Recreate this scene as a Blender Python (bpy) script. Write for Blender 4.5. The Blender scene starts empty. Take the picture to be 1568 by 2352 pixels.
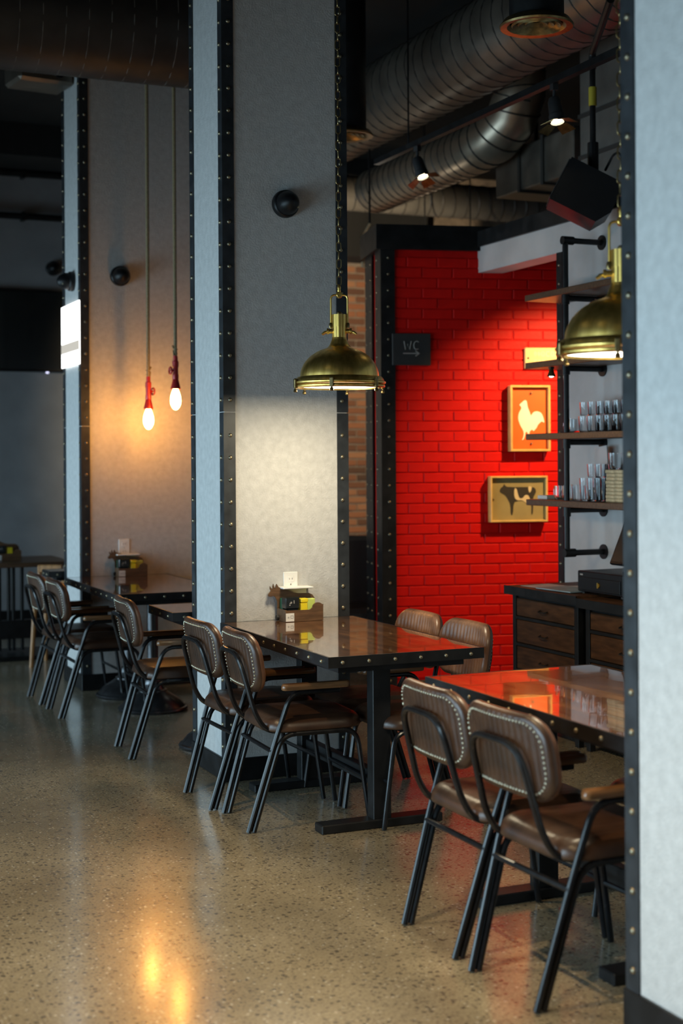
import bpy, bmesh, math, random
from mathutils import Vector, Matrix, Quaternion
random.seed(7)
PI = math.pi
S = bpy.context.scene
COL = S.collection

# ------------------------------------------------------------------ camera, world, light, exposure
YAW = math.radians(23.5)          # view direction against the row of columns (+Y)
CAM_H = 1.5
cam_d = bpy.data.cameras.new('camera')
cam = bpy.data.objects.new('camera', cam_d); COL.objects.link(cam)
cam.location = (0, 0, CAM_H)
q = Quaternion((0, 0, 1), -YAW) @ Quaternion((1, 0, 0), PI / 2) @ Quaternion((0, 0, 1), math.radians(-0.36))
cam.rotation_mode = 'QUATERNION'; cam.rotation_quaternion = q
cam_d.sensor_fit = 'VERTICAL'; cam_d.sensor_height = 36; cam_d.lens = 50
cam_d.shift_y = -124 / 2352
cam_d.clip_start = 0.05
cam_d.dof.use_dof = True; cam_d.dof.focus_distance = 6.0; cam_d.dof.aperture_fstop = 2.2
S.camera = cam

world = bpy.data.worlds.new('world'); S.world = world; world.use_nodes = True
bg = world.node_tree.nodes['Background']
bg.inputs[0].default_value = (0.55, 0.75, 1.0, 1); bg.inputs[1].default_value = 0.02

WIN_X = -1.75
WINDOWS = [(-0.6, 1.0), (1.5, 3.7), (4.2, 6.4), (6.9, 9.1), (9.6, 11.8)]    # Y ranges of the street windows
WIN_Z = (0.12, 1.95)
def area(name, loc, rot, sx, sy, power, col, spread=PI):
    l = bpy.data.lights.new(name, 'AREA'); l.shape = 'RECTANGLE'; l.size = sx; l.size_y = sy
    l.energy = power; l.color = col; l.spread = spread
    o = bpy.data.objects.new(name, l); COL.objects.link(o); o.location = loc; o.rotation_euler = rot
    return o
for i, (a, b) in enumerate(WINDOWS):
    area('daylight', (WIN_X - 0.02, (a + b) / 2, sum(WIN_Z) / 2), (0, -PI / 2, 0), WIN_Z[1] - WIN_Z[0] - .1, b - a - .1, (4, 58, 40, 43, 46)[i], (0.56, 0.83, 1.0), math.radians(102))

S.view_settings.view_transform = 'Standard'; S.view_settings.look = 'None'
S.view_settings.gamma = 1; S.view_settings.use_curve_mapping = False
S.view_settings.exposure = 0.0
S.cycles.use_denoising = True
S.cycles.max_bounces = 8; S.cycles.diffuse_bounces = 3; S.cycles.glossy_bounces = 3; S.cycles.transmission_bounces = 8
S.cycles.use_adaptive_sampling = True; S.cycles.adaptive_threshold = 0.06
S.cycles.sample_clamp_indirect = 6; S.cycles.caustics_reflective = False; S.cycles.caustics_refractive = False

# ------------------------------------------------------------------ materials
MATS = {}
def new_mat(name):
    m = bpy.data.materials.new(name); m.use_nodes = True; MATS[name] = m
    return m, m.node_tree.nodes, m.node_tree.links, m.node_tree.nodes['Principled BSDF']
def N(ns, t, **kw):
    n = ns.new(t)
    for k, v in kw.items():
        if k in n.inputs: n.inputs[k].default_value = v
        else: setattr(n, k, v)
    return n
def coords(ns, ls, scale=(1, 1, 1), which='Object'):
    tc = ns.new('ShaderNodeTexCoord'); mp = ns.new('ShaderNodeMapping'); mp.inputs['Scale'].default_value = scale
    ls.new(tc.outputs[which], mp.inputs[0]); return mp.outputs[0]
def ramp(ns, stops):
    r = ns.new('ShaderNodeValToRGB'); e = r.color_ramp.elements
    e[0].position, e[0].color = stops[0][0], (*stops[0][1], 1)
    e[1].position, e[1].color = stops[-1][0], (*stops[-1][1], 1)
    for p, c in stops[1:-1]:
        x = e.new(p); x.color = (*c, 1)
    return r
def simple(name, col, rough=.5, metal=0, noise=0.0, nscale=8, bump=0, bscale=60, coat=0, spec=.5, stretch=(1, 1, 1), rvar=0):
    m, ns, ls, b = new_mat(name)
    b.inputs['Base Color'].default_value = (*col, 1); b.inputs['Roughness'].default_value = rough
    b.inputs['Metallic'].default_value = metal; b.inputs['Coat Weight'].default_value = coat
    b.inputs['Coat Roughness'].default_value = .05
    b.inputs['Specular IOR Level'].default_value = spec
    co = coords(ns, ls, stretch)
    if noise:
        n = N(ns, 'ShaderNodeTexNoise', Scale=nscale, Detail=5.0); ls.new(co, n.inputs['Vector'])
        r = ramp(ns, [(.3, tuple(c * (1 - noise) for c in col)), (.7, tuple(min(1, c * (1 + noise)) for c in col))])
        ls.new(n.outputs[0], r.inputs[0]); ls.new(r.outputs[0], b.inputs['Base Color'])
        if rvar:
            mr = N(ns, 'ShaderNodeMapRange'); mr.inputs[3].default_value = rough - rvar; mr.inputs[4].default_value = rough + rvar
            ls.new(n.outputs[0], mr.inputs[0]); ls.new(mr.outputs[0], b.inputs['Roughness'])
    if bump:
        n2 = N(ns, 'ShaderNodeTexNoise', Scale=bscale, Detail=4.0); ls.new(co, n2.inputs['Vector'])
        bp = N(ns, 'ShaderNodeBump', Strength=bump, Distance=.004)
        ls.new(n2.outputs[0], bp.inputs['Height']); ls.new(bp.outputs[0], b.inputs['Normal'])
    return m
def emis(name, col, strength, base=(0.8, 0.8, 0.8)):
    m, ns, ls, b = new_mat(name)
    b.inputs['Base Color'].default_value = (*base, 1)
    b.inputs['Emission Color'].default_value = (*col, 1); b.inputs['Emission Strength'].default_value = strength
    return m

simple('plaster', (.50, .495, .485), .62, noise=.10, nscale=30, bump=.55, bscale=120)
simple('wall_plaster', (.45, .425, .415), .7, noise=.12, nscale=4, bump=.2, bscale=50)
simple('far_plaster', (.30, .30, .31), .7, noise=.10, nscale=4, bump=.2, bscale=50)
simple('steel_angle', (.034, .038, .043), .42, .4, noise=.3, nscale=14, bump=.08, bscale=40, rvar=.1)
simple('steel_black', (.011, .011, .0115), .42, .2, spec=.35, noise=.35, nscale=14, bump=.08, bscale=40, rvar=.1)
simple('rivet_metal', (.24, .205, .14), .38, .85, noise=.3, nscale=60)
simple('tube_black', (.007, .007, .008), .24, 0, spec=.45, noise=.3, nscale=30, rvar=.08)
simple('ceiling_black', (.012, .0115, .011), .85, noise=.3, nscale=3)
simple('duct_black', (.022, .020, .018), .5, .4, noise=.3, nscale=8)
simple('duct_steel', (.17, .145, .118), .42, .7, noise=.25, nscale=6, rvar=.1)
simple('duct_lit', (.40, .32, .24), .36, .8, noise=.2, nscale=6)  # duct steel lightened, spotlight glow on the lower duct put into its colour
simple('duct_seam', (.05, .045, .04), .5, .4)
simple('duct_brown', (.10, .09, .078), .7, .1, noise=.25, nscale=5)
simple('nail', (.58, .56, .44), .28, .9)
simple('red_paint', (.60, .0065, .0045), .5, spec=.15, noise=.10, nscale=10, bump=.35, bscale=45)
simple('red_joint', (.55, .006, .0045), .55, spec=.15, noise=.10, nscale=20, bump=.3, bscale=60)
simple('mortar', (.28, .22, .17), .9, noise=.2, nscale=20, bump=.4)
simple('black_leather', (.016, .016, .018), .38, bump=.2, bscale=80)
simple('black_plastic', (.006, .006, .007), .42, spec=.3, noise=.2, nscale=10)
simple('black_matte', (.014, .014, .015), .6)
simple('sign_black', (.022, .022, .022), .6, noise=.2)
simple('chalk', (.30, .28, .26), .9)
simple('white_plastic', (.80, .79, .76), .4)
simple('cream_sign', (.72, .52, .24), .5, noise=.08, nscale=6)
simple('cream_letter', (.86, .72, .46), .5)
simple('frame_gold', (.66, .42, .13), .4, noise=.15, nscale=14)
simple('print_orange', (.80, .13, .02), .4, noise=.12, nscale=4)
simple('print_white', (.92, .86, .70), .5)
simple('print_olive', (.30, .245, .105), .5, noise=.2, nscale=5)
simple('print_dark', (.03, .026, .02), .5)
simple('print_cream', (.62, .50, .28), .5)
simple('rope', (.24, .185, .10), .85, noise=.3, nscale=120, bump=.6, bscale=150)
simple('pipe_red', (.36, .018, .02), .35, .2, noise=.2, nscale=30)
simple('cast_iron', (.10, .10, .105), .25, .85, noise=.3, nscale=12)
simple('wood_dark', (.085, .043, .022), .4, noise=.35, nscale=9, stretch=(1, 8, 8), bump=.1)
simple('wood_chest', (.070, .030, .012), .55, spec=.2, noise=.45, nscale=7, stretch=(6, 1, 6), bump=.15)
simple('wood_arm', (.17, .080, .032), .3, noise=.35, nscale=9, stretch=(1, 9, 9), coat=.3)
simple('wood_caddy', (.12, .062, .030), .45, noise=.35, nscale=12, stretch=(1, 6, 6), bump=.1)
simple('wood_orange', (.38, .17, .055), .45, noise=.3, nscale=9, stretch=(6, 6, 1))
simple('wood_mill', (.13, .038, .016), .3, noise=.25, nscale=20, coat=.3)
simple('coaster', (.48, .37, .22), .8, noise=.25, nscale=30, bump=.3)
simple('paper', (.62, .58, .54), .7, noise=.1)
simple('paper_blue', (.25, .33, .36), .6, noise=.2)
simple('packet_black', (.010, .012, .012), .18, coat=.4)
simple('packet_yellow', (.82, .64, .02), .35)
simple('packet_lime', (.62, .76, .20), .35)
simple('packet_cream', (.80, .68, .36), .4)
simple('packet_green', (.01, .10, .05), .3)
simple('tag_yellow', (.45, .36, .03), .5)
simple('sticker', (.62, .50, .52), .6)
simple('sticker_red', (.45, .10, .12), .6)
emis('lens_warm', (1, .86, .55), 50)
emis('lens_white', (1, .96, .82), 22)
emis('bulb_glow', (1.0, .41, .07), 118)
emis('white_glow', (1, .985, .95), 2.6)
emis('white_glow_band', (1, .86, .72), .45, (.35, .3, .25))
emis('panel_glow', (1, .82, .58), .75)
emis('led', (.7, .7, 1), 2)
emis('diffuser', (1, .92, .74), 6)
simple('glass_card', (.45, .46, .48), .3)

def m_brass():
    m, ns, ls, b = new_mat('brass')
    b.inputs['Metallic'].default_value = 1
    co = coords(ns, ls, (14, 14, .6))
    n = N(ns, 'ShaderNodeTexNoise', Scale=3.0, Detail=4.0); ls.new(co, n.inputs['Vector'])
    r = ramp(ns, [(.3, (.66, .42, .10)), (.7, (.98, .69, .21))])
    ls.new(n.outputs[0], r.inputs[0]); ls.new(r.outputs[0], b.inputs['Base Color'])
    b.inputs['Roughness'].default_value = .33
m_brass()
simple('brass_dark', (.22, .16, .07), .35, .95, noise=.3, nscale=40)

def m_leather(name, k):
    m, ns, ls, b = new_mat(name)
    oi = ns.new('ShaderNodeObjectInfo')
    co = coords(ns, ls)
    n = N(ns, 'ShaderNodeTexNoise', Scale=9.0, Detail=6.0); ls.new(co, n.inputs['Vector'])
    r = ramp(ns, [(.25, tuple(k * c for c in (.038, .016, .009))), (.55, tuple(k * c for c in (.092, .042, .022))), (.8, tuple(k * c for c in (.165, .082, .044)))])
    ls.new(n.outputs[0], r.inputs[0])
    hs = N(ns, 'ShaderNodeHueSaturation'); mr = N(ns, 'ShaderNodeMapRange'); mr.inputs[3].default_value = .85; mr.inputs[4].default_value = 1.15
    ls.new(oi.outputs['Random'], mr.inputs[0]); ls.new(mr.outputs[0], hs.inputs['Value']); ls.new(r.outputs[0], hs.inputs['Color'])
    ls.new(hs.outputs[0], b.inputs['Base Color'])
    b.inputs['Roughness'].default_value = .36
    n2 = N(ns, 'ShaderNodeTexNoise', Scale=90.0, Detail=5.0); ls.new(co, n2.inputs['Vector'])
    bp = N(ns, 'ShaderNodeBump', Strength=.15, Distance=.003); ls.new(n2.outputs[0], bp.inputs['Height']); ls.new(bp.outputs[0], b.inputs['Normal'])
m_leather('leather', .6); m_leather('leather_lit', 1.75)  # same leather twice; second copy lightened to paint lamplight on backrest fronts

def m_tabletop():
    m, ns, ls, b = new_mat('tabletop')
    co = coords(ns, ls, (9, 1, 9))
    n = N(ns, 'ShaderNodeTexNoise', Scale=2.6, Detail=8.0, Distortion=1.2); ls.new(co, n.inputs['Vector'])
    r = ramp(ns, [(.25, (.042, .015, .005)), (.5, (.125, .050, .017)), (.75, (.23, .098, .032))])
    ls.new(n.outputs[0], r.inputs[0]); ls.new(r.outputs[0], b.inputs['Base Color'])
    b.inputs['Roughness'].default_value = .12
    b.inputs['Coat Weight'].default_value = 1.0; b.inputs['Coat Roughness'].default_value = .02; b.inputs['Coat IOR'].default_value = 1.6
    n2 = N(ns, 'ShaderNodeTexNoise', Scale=3.0, Detail=3.0); ls.new(coords(ns, ls, (1, 1, 1)), n2.inputs['Vector'])
    bp = N(ns, 'ShaderNodeBump', Strength=.05, Distance=.01); ls.new(n2.outputs[0], bp.inputs['Height'])
    ls.new(bp.outputs[0], b.inputs['Coat Normal'])
m_tabletop()

def m_floor():
    m, ns, ls, b = new_mat('concrete')
    co = coords(ns, ls)
    n = N(ns, 'ShaderNodeTexNoise', Scale=1.3, Detail=7.0, Roughness=.6); ls.new(co, n.inputs['Vector'])
    r = ramp(ns, [(.28, (.165, .130, .082)), (.5, (.245, .200, .130)), (.75, (.330, .275, .185))])
    ls.new(n.outputs[0], r.inputs[0])
    nf = N(ns, 'ShaderNodeTexNoise', Scale=110.0, Detail=4.0); ls.new(co, nf.inputs['Vector'])
    rf = ramp(ns, [(.3, (.72, .72, .72)), (.7, (1.18, 1.18, 1.18))]); ls.new(nf.outputs[0], rf.inputs[0])
    mx0 = N(ns, 'ShaderNodeMix', data_type='RGBA', blend_type='MULTIPLY'); mx0.inputs[0].default_value = 1
    ls.new(r.outputs[0], mx0.inputs[6]); ls.new(rf.outputs[0], mx0.inputs[7])
    def chips(scale, thr, keep, col, prev):
        v = N(ns, 'ShaderNodeTexVoronoi', Scale=scale); v.feature = 'F1'
        d = N(ns, 'ShaderNodeTexNoise', Scale=scale * 2.2, Detail=2.0); ls.new(co, d.inputs['Vector'])
        mv = N(ns, 'ShaderNodeMix', data_type='VECTOR'); mv.inputs[0].default_value = .012
        ls.new(co, mv.inputs[4]); ls.new(d.outputs['Color'], mv.inputs[5]); ls.new(mv.outputs[1], v.inputs['Vector'])
        lt = N(ns, 'ShaderNodeMath', operation='LESS_THAN'); ls.new(v.outputs['Distance'], lt.inputs[0]); lt.inputs[1].default_value = thr
        sp = ns.new('ShaderNodeSeparateColor'); ls.new(v.outputs['Color'], sp.inputs[0])
        g = N(ns, 'ShaderNodeMath', operation='GREATER_THAN'); ls.new(sp.outputs[0], g.inputs[0]); g.inputs[1].default_value = keep
        mu = N(ns, 'ShaderNodeMath', operation='MULTIPLY'); ls.new(lt.outputs[0], mu.inputs[0]); ls.new(g.outputs[0], mu.inputs[1])
        m2 = N(ns, 'ShaderNodeMath', operation='MULTIPLY'); ls.new(mu.outputs[0], m2.inputs[0]); m2.inputs[1].default_value = .8
        mx = N(ns, 'ShaderNodeMix', data_type='RGBA'); ls.new(m2.outputs[0], mx.inputs[0]); ls.new(prev, mx.inputs[6])
        mx.inputs[7].default_value = (*col, 1); return mx.outputs[2]
    c = chips(46, .34, .62, (.055, .044, .034), mx0.outputs[2])
    c = chips(85, .36, .55, (.075, .062, .048), c)
    c = chips(64, .26, .80, (.48, .44, .36), c)
    ls.new(c, b.inputs['Base Color'])
    nr = N(ns, 'ShaderNodeTexNoise', Scale=2.2, Detail=5.0); ls.new(co, nr.inputs['Vector'])
    mr = N(ns, 'ShaderNodeMapRange'); mr.inputs[3].default_value = .13; mr.inputs[4].default_value = .34
    ls.new(nr.outputs[0], mr.inputs[0]); ls.new(mr.outputs[0], b.inputs['Roughness'])
    b.inputs['Coat Weight'].default_value = .35; b.inputs['Coat Roughness'].default_value = .12
m_floor()

def m_brick():
    m, ns, ls, b = new_mat('old_brick')
    oi = ns.new('ShaderNodeObjectInfo')
    r = ramp(ns, [(0, (.10, .055, .035)), (.3, (.20, .085, .045)), (.65, (.34, .13, .06)), (1, (.42, .20, .10))])
    ls.new(oi.outputs['Random'], r.inputs[0]); ls.new(r.outputs[0], b.inputs['Base Color']); b.inputs['Roughness'].default_value = .85
m_brick()
def m_glass():
    m, ns, ls, b = new_mat('glass')
    b.inputs['Base Color'].default_value = (.93, .96, .98, 1); b.inputs['Roughness'].default_value = .02
    b.inputs['Transmission Weight'].default_value = 1; b.inputs['IOR'].default_value = 1.45
m_glass()

# ------------------------------------------------------------------ mesh helpers
class MB:
    def __init__(s): s.v = []; s.f = []; s.mi = []; s.cur = 0
    def add(s, vs, fs):
        o = len(s.v); s.v += [tuple(v) for v in vs]; s.f += [[i + o for i in f] for f in fs]; s.mi += [s.cur] * len(fs); return s
    def box(s, x0, x1, y0, y1, z0, z1):
        return s.add([(x0, y0, z0), (x1, y0, z0), (x1, y1, z0), (x0, y1, z0), (x0, y0, z1), (x1, y0, z1), (x1, y1, z1), (x0, y1, z1)],
                     [(0, 3, 2, 1), (4, 5, 6, 7), (0, 1, 5, 4), (1, 2, 6, 5), (2, 3, 7, 6), (3, 0, 4, 7)])
    def bbox(s, x0, x1, y0, y1, z0, z1, b=.004):          # box with chamfered edges
        bm = bmesh.new(); t = MB().box(x0, x1, y0, y1, z0, z1)
        vs = [bm.verts.new(v) for v in t.v]; [bm.faces.new([vs[i] for i in f]) for f in t.f]
        bmesh.ops.bevel(bm, geom=list(bm.edges), offset=b, segments=1, affect='EDGES')
        bm.verts.index_update(); s.add([v.co[:] for v in bm.verts], [[v.index for v in f.verts] for f in bm.faces]); bm.free(); return s
    def tube(s, pts, r, n=10, caps=True, closed=False):
        P = [Vector(p) for p in pts]; k = len(P); rs = r if isinstance(r, (list, tuple)) else [r] * k
        vs = []; up = None
        for i in range(k):
            if closed: t = (P[(i + 1) % k] - P[i - 1]).normalized()
            else: t = (P[min(i + 1, k - 1)] - P[max(i - 1, 0)]).normalized()
            if up is None:
                a = Vector((0, 0, 1)) if abs(t.z) < .9 else Vector((1, 0, 0)); up = (a - t * a.dot(t)).normalized()
            else:
                up = up - t * up.dot(t); up.normalize()
            w = t.cross(up)
            for j in range(n):
                g = 2 * PI * j / n; vs.append(P[i] + (up * math.cos(g) + w * math.sin(g)) * rs[i])
        fs = []
        for i in range(k if closed else k - 1):
            a, b = i * n, ((i + 1) % k) * n
            for j in range(n): fs.append((a + j, a + (j + 1) % n, b + (j + 1) % n, b + j))
        if caps and not closed: fs.append(tuple(range(n))[::-1]); fs.append(tuple(range((k - 1) * n, k * n)))
        return s.add(vs, fs)
    def lathe(s, prof, n=32, o=(0, 0, 0), axis='z'):
        vs = []; fs = []; k = len(prof)
        for r, z in prof:
            for j in range(n):
                g = 2 * PI * j / n; a, b = r * math.cos(g), r * math.sin(g)
                p = (a, b, z) if axis == 'z' else ((z, a, b) if axis == 'x' else (b, z, a))
                vs.append((p[0] + o[0], p[1] + o[1], p[2] + o[2]))
        for i in range(k - 1):
            for j in range(n): fs.append((i * n + j, i * n + (j + 1) % n, (i + 1) * n + (j + 1) % n, (i + 1) * n + j))
        if prof[0] == prof[-1]: return s.add(vs, fs)
        if prof[0][0] > 1e-6: fs.append(tuple(range(n))[::-1])
        if prof[-1][0] > 1e-6: fs.append(tuple(range((k - 1) * n, k * n)))
        return s.add(vs, fs)
    def prism(s, poly, a0, a1, plane='xz'):       # extrude a polygon
        k = len(poly)
        def P(u, v, a): return (u, a, v) if plane == 'xz' else ((u, v, a) if plane == 'xy' else (a, u, v))
        vs = [P(u, v, a0) for u, v in poly] + [P(u, v, a1) for u, v in poly]
        fs = [tuple(range(k))[::-1], tuple(range(k, 2 * k))] + [(i, (i + 1) % k, k + (i + 1) % k, k + i) for i in range(k)]
        return s.add(vs, fs)
    def dome(s, c, nrm, r, h=None, n=8):          # rivet head
        h = h or r * .7; nv = Vector(nrm).normalized(); a = Vector((0, 0, 1)) if abs(nv.z) < .9 else Vector((1, 0, 0))
        u = nv.cross(a).normalized(); w = nv.cross(u); c = Vector(c); vs = []; fs = []
        for k, (rr, hh) in enumerate(((1, 0), (.85, .55), (.5, .87))):
            for j in range(n):
                g = 2 * PI * j / n; vs.append(c + (u * math.cos(g) + w * math.sin(g)) * r * rr + nv * h * hh)
        vs.append(c + nv * h)
        for k in range(2):
            for j in range(n): fs.append((k * n + j, k * n + (j + 1) % n, (k + 1) * n + (j + 1) % n, (k + 1) * n + j))
        for j in range(n): fs.append((2 * n + j, 2 * n + (j + 1) % n, 3 * n))
        return s.add(vs, fs)
    def xf(s, M):
        s.v = [tuple(M @ Vector(v)) for v in s.v]; return s
    def mesh(s, name, mats, smooth=True, weld=False, angle=35):
        me = bpy.data.meshes.new(name); me.from_pydata(s.v, [], s.f)
        for m in (mats if isinstance(mats, (list, tuple)) else [mats]): me.materials.append(MATS[m])
        if s.cur: me.polygons.foreach_set('material_index', s.mi)
        bm = bmesh.new(); bm.from_mesh(me)
        if weld: bmesh.ops.remove_doubles(bm, verts=bm.verts, dist=1e-5)
        bmesh.ops.recalc_face_normals(bm, faces=bm.faces); bm.to_mesh(me); bm.free()
        if smooth:
            me.polygons.foreach_set('use_smooth', [True] * len(me.polygons)); me.set_sharp_from_angle(angle=math.radians(angle))
        me.update(); return me
    def obj(s, name, mats, parent=None, **kw):
        return link(name, s.mesh(name, mats, **kw), parent)
def link(name, me, parent=None, loc=None, rot=None):
    o = bpy.data.objects.new(name, me); COL.objects.link(o)
    if parent: o.parent = parent
    if loc is not None: o.location = loc
    if rot is not None: o.rotation_euler = rot
    return o
def tag(o, label=None, cat=None, group=None, kind=None):
    if label: o['label'] = label
    if cat: o['category'] = cat
    if group: o['group'] = group
    if kind: o['kind'] = kind
    return o
def thing(name, label, cat, loc=(0, 0, 0), rz=0, group=None):
    o = bpy.data.objects.new(name, None); COL.objects.link(o); o.location = loc; o.rotation_euler = (0, 0, rz)
    o.empty_display_size = .1
    return tag(o, label, cat, group)
def copy_tree(o, parent=None):
    c = o.copy(); COL.objects.link(c); c.parent = parent
    for ch in o.children: copy_tree(ch, c)
    return c
def arc(c, r, a0, a1, n, f):      # f maps (u, v) to a point
    return [f(c[0] + r * math.cos(a0 + (a1 - a0) * i / n), c[1] + r * math.sin(a0 + (a1 - a0) * i / n)) for i in range(n + 1)]
def fillet(pts, r, n=5):          # polyline with rounded corners
    P = [Vector(p) for p in pts]; out = [P[0]]
    rs = r if isinstance(r, (list, tuple)) else [r] * len(P)
    for i in range(1, len(P) - 1):
        a = (P[i - 1] - P[i]); b = (P[i + 1] - P[i]); rr = min(rs[i], a.length * .49, b.length * .49)
        p0 = P[i] + a.normalized() * rr; p1 = P[i] + b.normalized() * rr
        for k in range(n + 1):
            t = k / n; out.append(p0 * (1 - t) ** 2 + P[i] * 2 * t * (1 - t) + p1 * t * t)
    out.append(P[-1]); return out

# ------------------------------------------------------------------ the room
CZ = 4.4
tag(MB().box(-1.95, 9, -3, 14, -.1, 0).obj('floor', 'concrete', smooth=False), 'polished beige concrete floor with dark speckled aggregate', kind='structure')
tag(MB().box(-1.95, 9, -3, 14, CZ, CZ + .1).obj('ceiling', 'ceiling_black', smooth=False), 'black painted open ceiling above the ducts', kind='structure')
# street side with windows
wl = MB(); ys = [-3] + [y for w in WINDOWS for y in w] + [14]
for i in range(0, len(ys), 2): wl.box(WIN_X - .2, WIN_X, ys[i], ys[i + 1], 0, CZ)
for a, b in WINDOWS:
    wl.box(WIN_X - .2, WIN_X, a, b, 0, WIN_Z[0]); wl.box(WIN_X - .2, WIN_X, a, b, WIN_Z[1], CZ)
tag(wl.obj('wall_left', 'wall_plaster', smooth=False), 'grey plaster wall on the street side with tall windows', kind='structure')
for i, (a, b) in enumerate(WINDOWS):
    fr = MB()
    for y in (a + .025, b - .025, (a + b) / 2): fr.box(WIN_X - .05, WIN_X + .03, y - .025, y + .025, *WIN_Z)
    for z in (WIN_Z[0] + .025, WIN_Z[1] - .025, 1.6): fr.box(WIN_X - .05, WIN_X + .03, a, b, z - .025, z + .025)
    tag(fr.obj('window_%d' % (i + 1), 'steel_black', smooth=False), 'black steel framed street window number %s along the wall' % ['one', 'two', 'three', 'four', 'five'][i], kind='structure')
tag(MB().box(-1.95, 9, -3.2, -3, 0, CZ).obj('wall_front', 'wall_plaster', smooth=False), 'grey plaster wall behind the viewer', kind='structure')
tag(MB().box(9, 9.2, -3, 14, 0, CZ).obj('wall_right', 'ceiling_black', smooth=False), 'dark outer wall behind the bar rooms', kind='structure')
tag(MB().box(-1.95, 5.2, 13, 13.2, 0, CZ).obj('wall_back', 'far_plaster', smooth=False), 'grey plaster wall at the far end carrying the television', kind='structure')
tag(MB().box(-1.75, 5.2, 12.975, 13, 0, .14).obj('baseboard_back', 'steel_black', smooth=False), 'black baseboard along the far grey wall', kind='structure')

# far brick wall
bw = MB().box(5.2, 9, 13.03, 13.2, 0, CZ).obj('wall_brick', 'mortar', smooth=False)
tag(bw, 'brown and orange exposed brick wall at the far end', kind='structure')
bme = MB().bbox(-.095, .095, -.012, .02, -.0285, .0285, .004).mesh('brick', 'old_brick', smooth=False)
for r in range(8, 46):
    for c in range(5):
        link('brick', bme, bw, (5.42 + c * .205 + (.1 if r % 2 else 0), 13.025, .036 + r * .0745))
tag(MB().box(6.14, 6.36, 12.6, 13.02, 0, CZ).obj('trim_1', 'steel_black', smooth=False), 'black steel pier beside the far brick wall', kind='structure')
tag(MB().box(4.4, 6.4, 12.55, 13.0, 3.45, CZ).obj('trim_2', 'ceiling_black', smooth=False), 'black bulkhead above the far brick wall', kind='structure')

tag(MB().box(-1.75, 5.0, 12.3, 13.0, 4.12, CZ).obj('trim_8', 'ceiling_black', smooth=False), 'black bulkhead along the top of the far grey wall', kind='structure')

# ------------------------------------------------------------------ columns
RV = MB().dome((0, 0, 0), (0, -1, 0), .0105, .008).mesh('rivet', 'rivet_metal')      # head pointing -Y
RVX = MB().dome((0, 0, 0), (-1, 0, 0), .0105, .008).mesh('rivet', 'rivet_metal')     # head pointing -X
CX0, CX1 = 2.135, 2.755
def column(label, y0, y1, rivets, CX0=2.135, CX1=2.755):
    t = thing('column', label, 'column', (CX0, y0, 0), group='square plastered columns with riveted steel corners')
    W, D = CX1 - CX0, y1 - y0
    MB().box(0, W, 0, D, 0, CZ - .02).obj('core', 'plaster', t, smooth=False)
    MB().bbox(-.012, W + .012, -.012, D + .012, 0, .105, .003).obj('baseboard', 'steel_black', t, smooth=False)
    w, th = .052, .006
    corners = [(0, 0, 1, 1), (W, 0, -1, 1), (0, D, 1, -1), (W, D, -1, -1)]
    for ci, (x, y, sx, sy) in enumerate(corners):
        for z0, z1 in (((.105, 1.715), (1.719, CZ - .02)) if CX0 < 2.15 else ((.105, CZ - .02),)):
            a = [(x - sx * th, y - sy * th), (x + sx * w, y - sy * th), (x + sx * w, y), (x, y), (x, y + sy * w), (x - sx * th, y + sy * w)]
            o = MB().prism(a, z0, z1, 'xy').obj('steel_angle', 'steel_angle', t, smooth=False)
            if ci == 3: continue
            zs = []; z = z0 + .055
            while z < z1 - .02: zs.append(z); z += .1035
            faces = []
            if sy > 0: faces.append(('y', x + sx * w * .52))
            if sx > 0: faces.append(('x', y + sy * w * .52))
            st = MB()
            for f, c in faces:
                for z in zs:
                    if rivets == 'single':
                        if f == 'y': link('rivet', RV, o, (c, -th, z))
                        else: link('rivet', RVX, o, (-th, c, z))
                    else: st.dome((c, -th, z) if f == 'y' else (-th, c, z), (0, -1, 0) if f == 'y' else (-1, 0, 0), .0105, .008, 6)
            if st.v: tag(st.obj('rivets', 'rivet_metal', o), kind='stuff')
    return t
column('near pale grey column at the picture edge with riveted dark steel corner', 2.63, 3.125, 'single', 2.172, 2.79)
column('middle pale grey column with riveted black corners behind the lamplit table', 6.27, 6.76, 'single')
column('far pale grey column behind the two glowing red pendant bulbs', 9.13, 9.64, 'joined', 2.135, 2.96)

# ------------------------------------------------------------------ bar wall, lintel, red wall
WX = 4.535
gw = tag(MB().box(WX, WX + .16, -3, 7.205, 0, 2.87).obj('wall_bar', 'wall_plaster', smooth=False), 'grey plaster bar wall behind the pipe shelves', kind='structure')
tag(MB().box(WX, WX + .16, 7.205, 8.19, 2.705, 2.87).obj('lintel', 'wall_plaster', smooth=False), 'grey lintel over the passage beside the red wall', kind='structure')
tag(MB().box(WX - .02, WX + .18, -3, 8.17, 2.87, 2.97).obj('trim_3', 'steel_black', smooth=False), 'black steel cap along the top of the bar wall', kind='structure')
t4 = MB().prism([(WX - .006, 7.15), (WX - .006, 7.211), (WX + .166, 7.211), (WX + .166, 7.205), (WX, 7.205), (WX, 7.15)], .0, 2.705, 'xy').obj('trim_4', 'steel_black', smooth=False)
tag(t4, 'black riveted steel edge on the end of the bar wall', kind='structure')
for k in range(24): link('rivet', RVX, t4, (WX - .006, 7.18, .1 + k * .11))
tag(MB().box(5.9, 6.0, 5.0, 9.2, 0, 2.9).obj('wall_passage', 'wall_plaster', smooth=False), 'grey side wall inside the passage', kind='structure')

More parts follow.
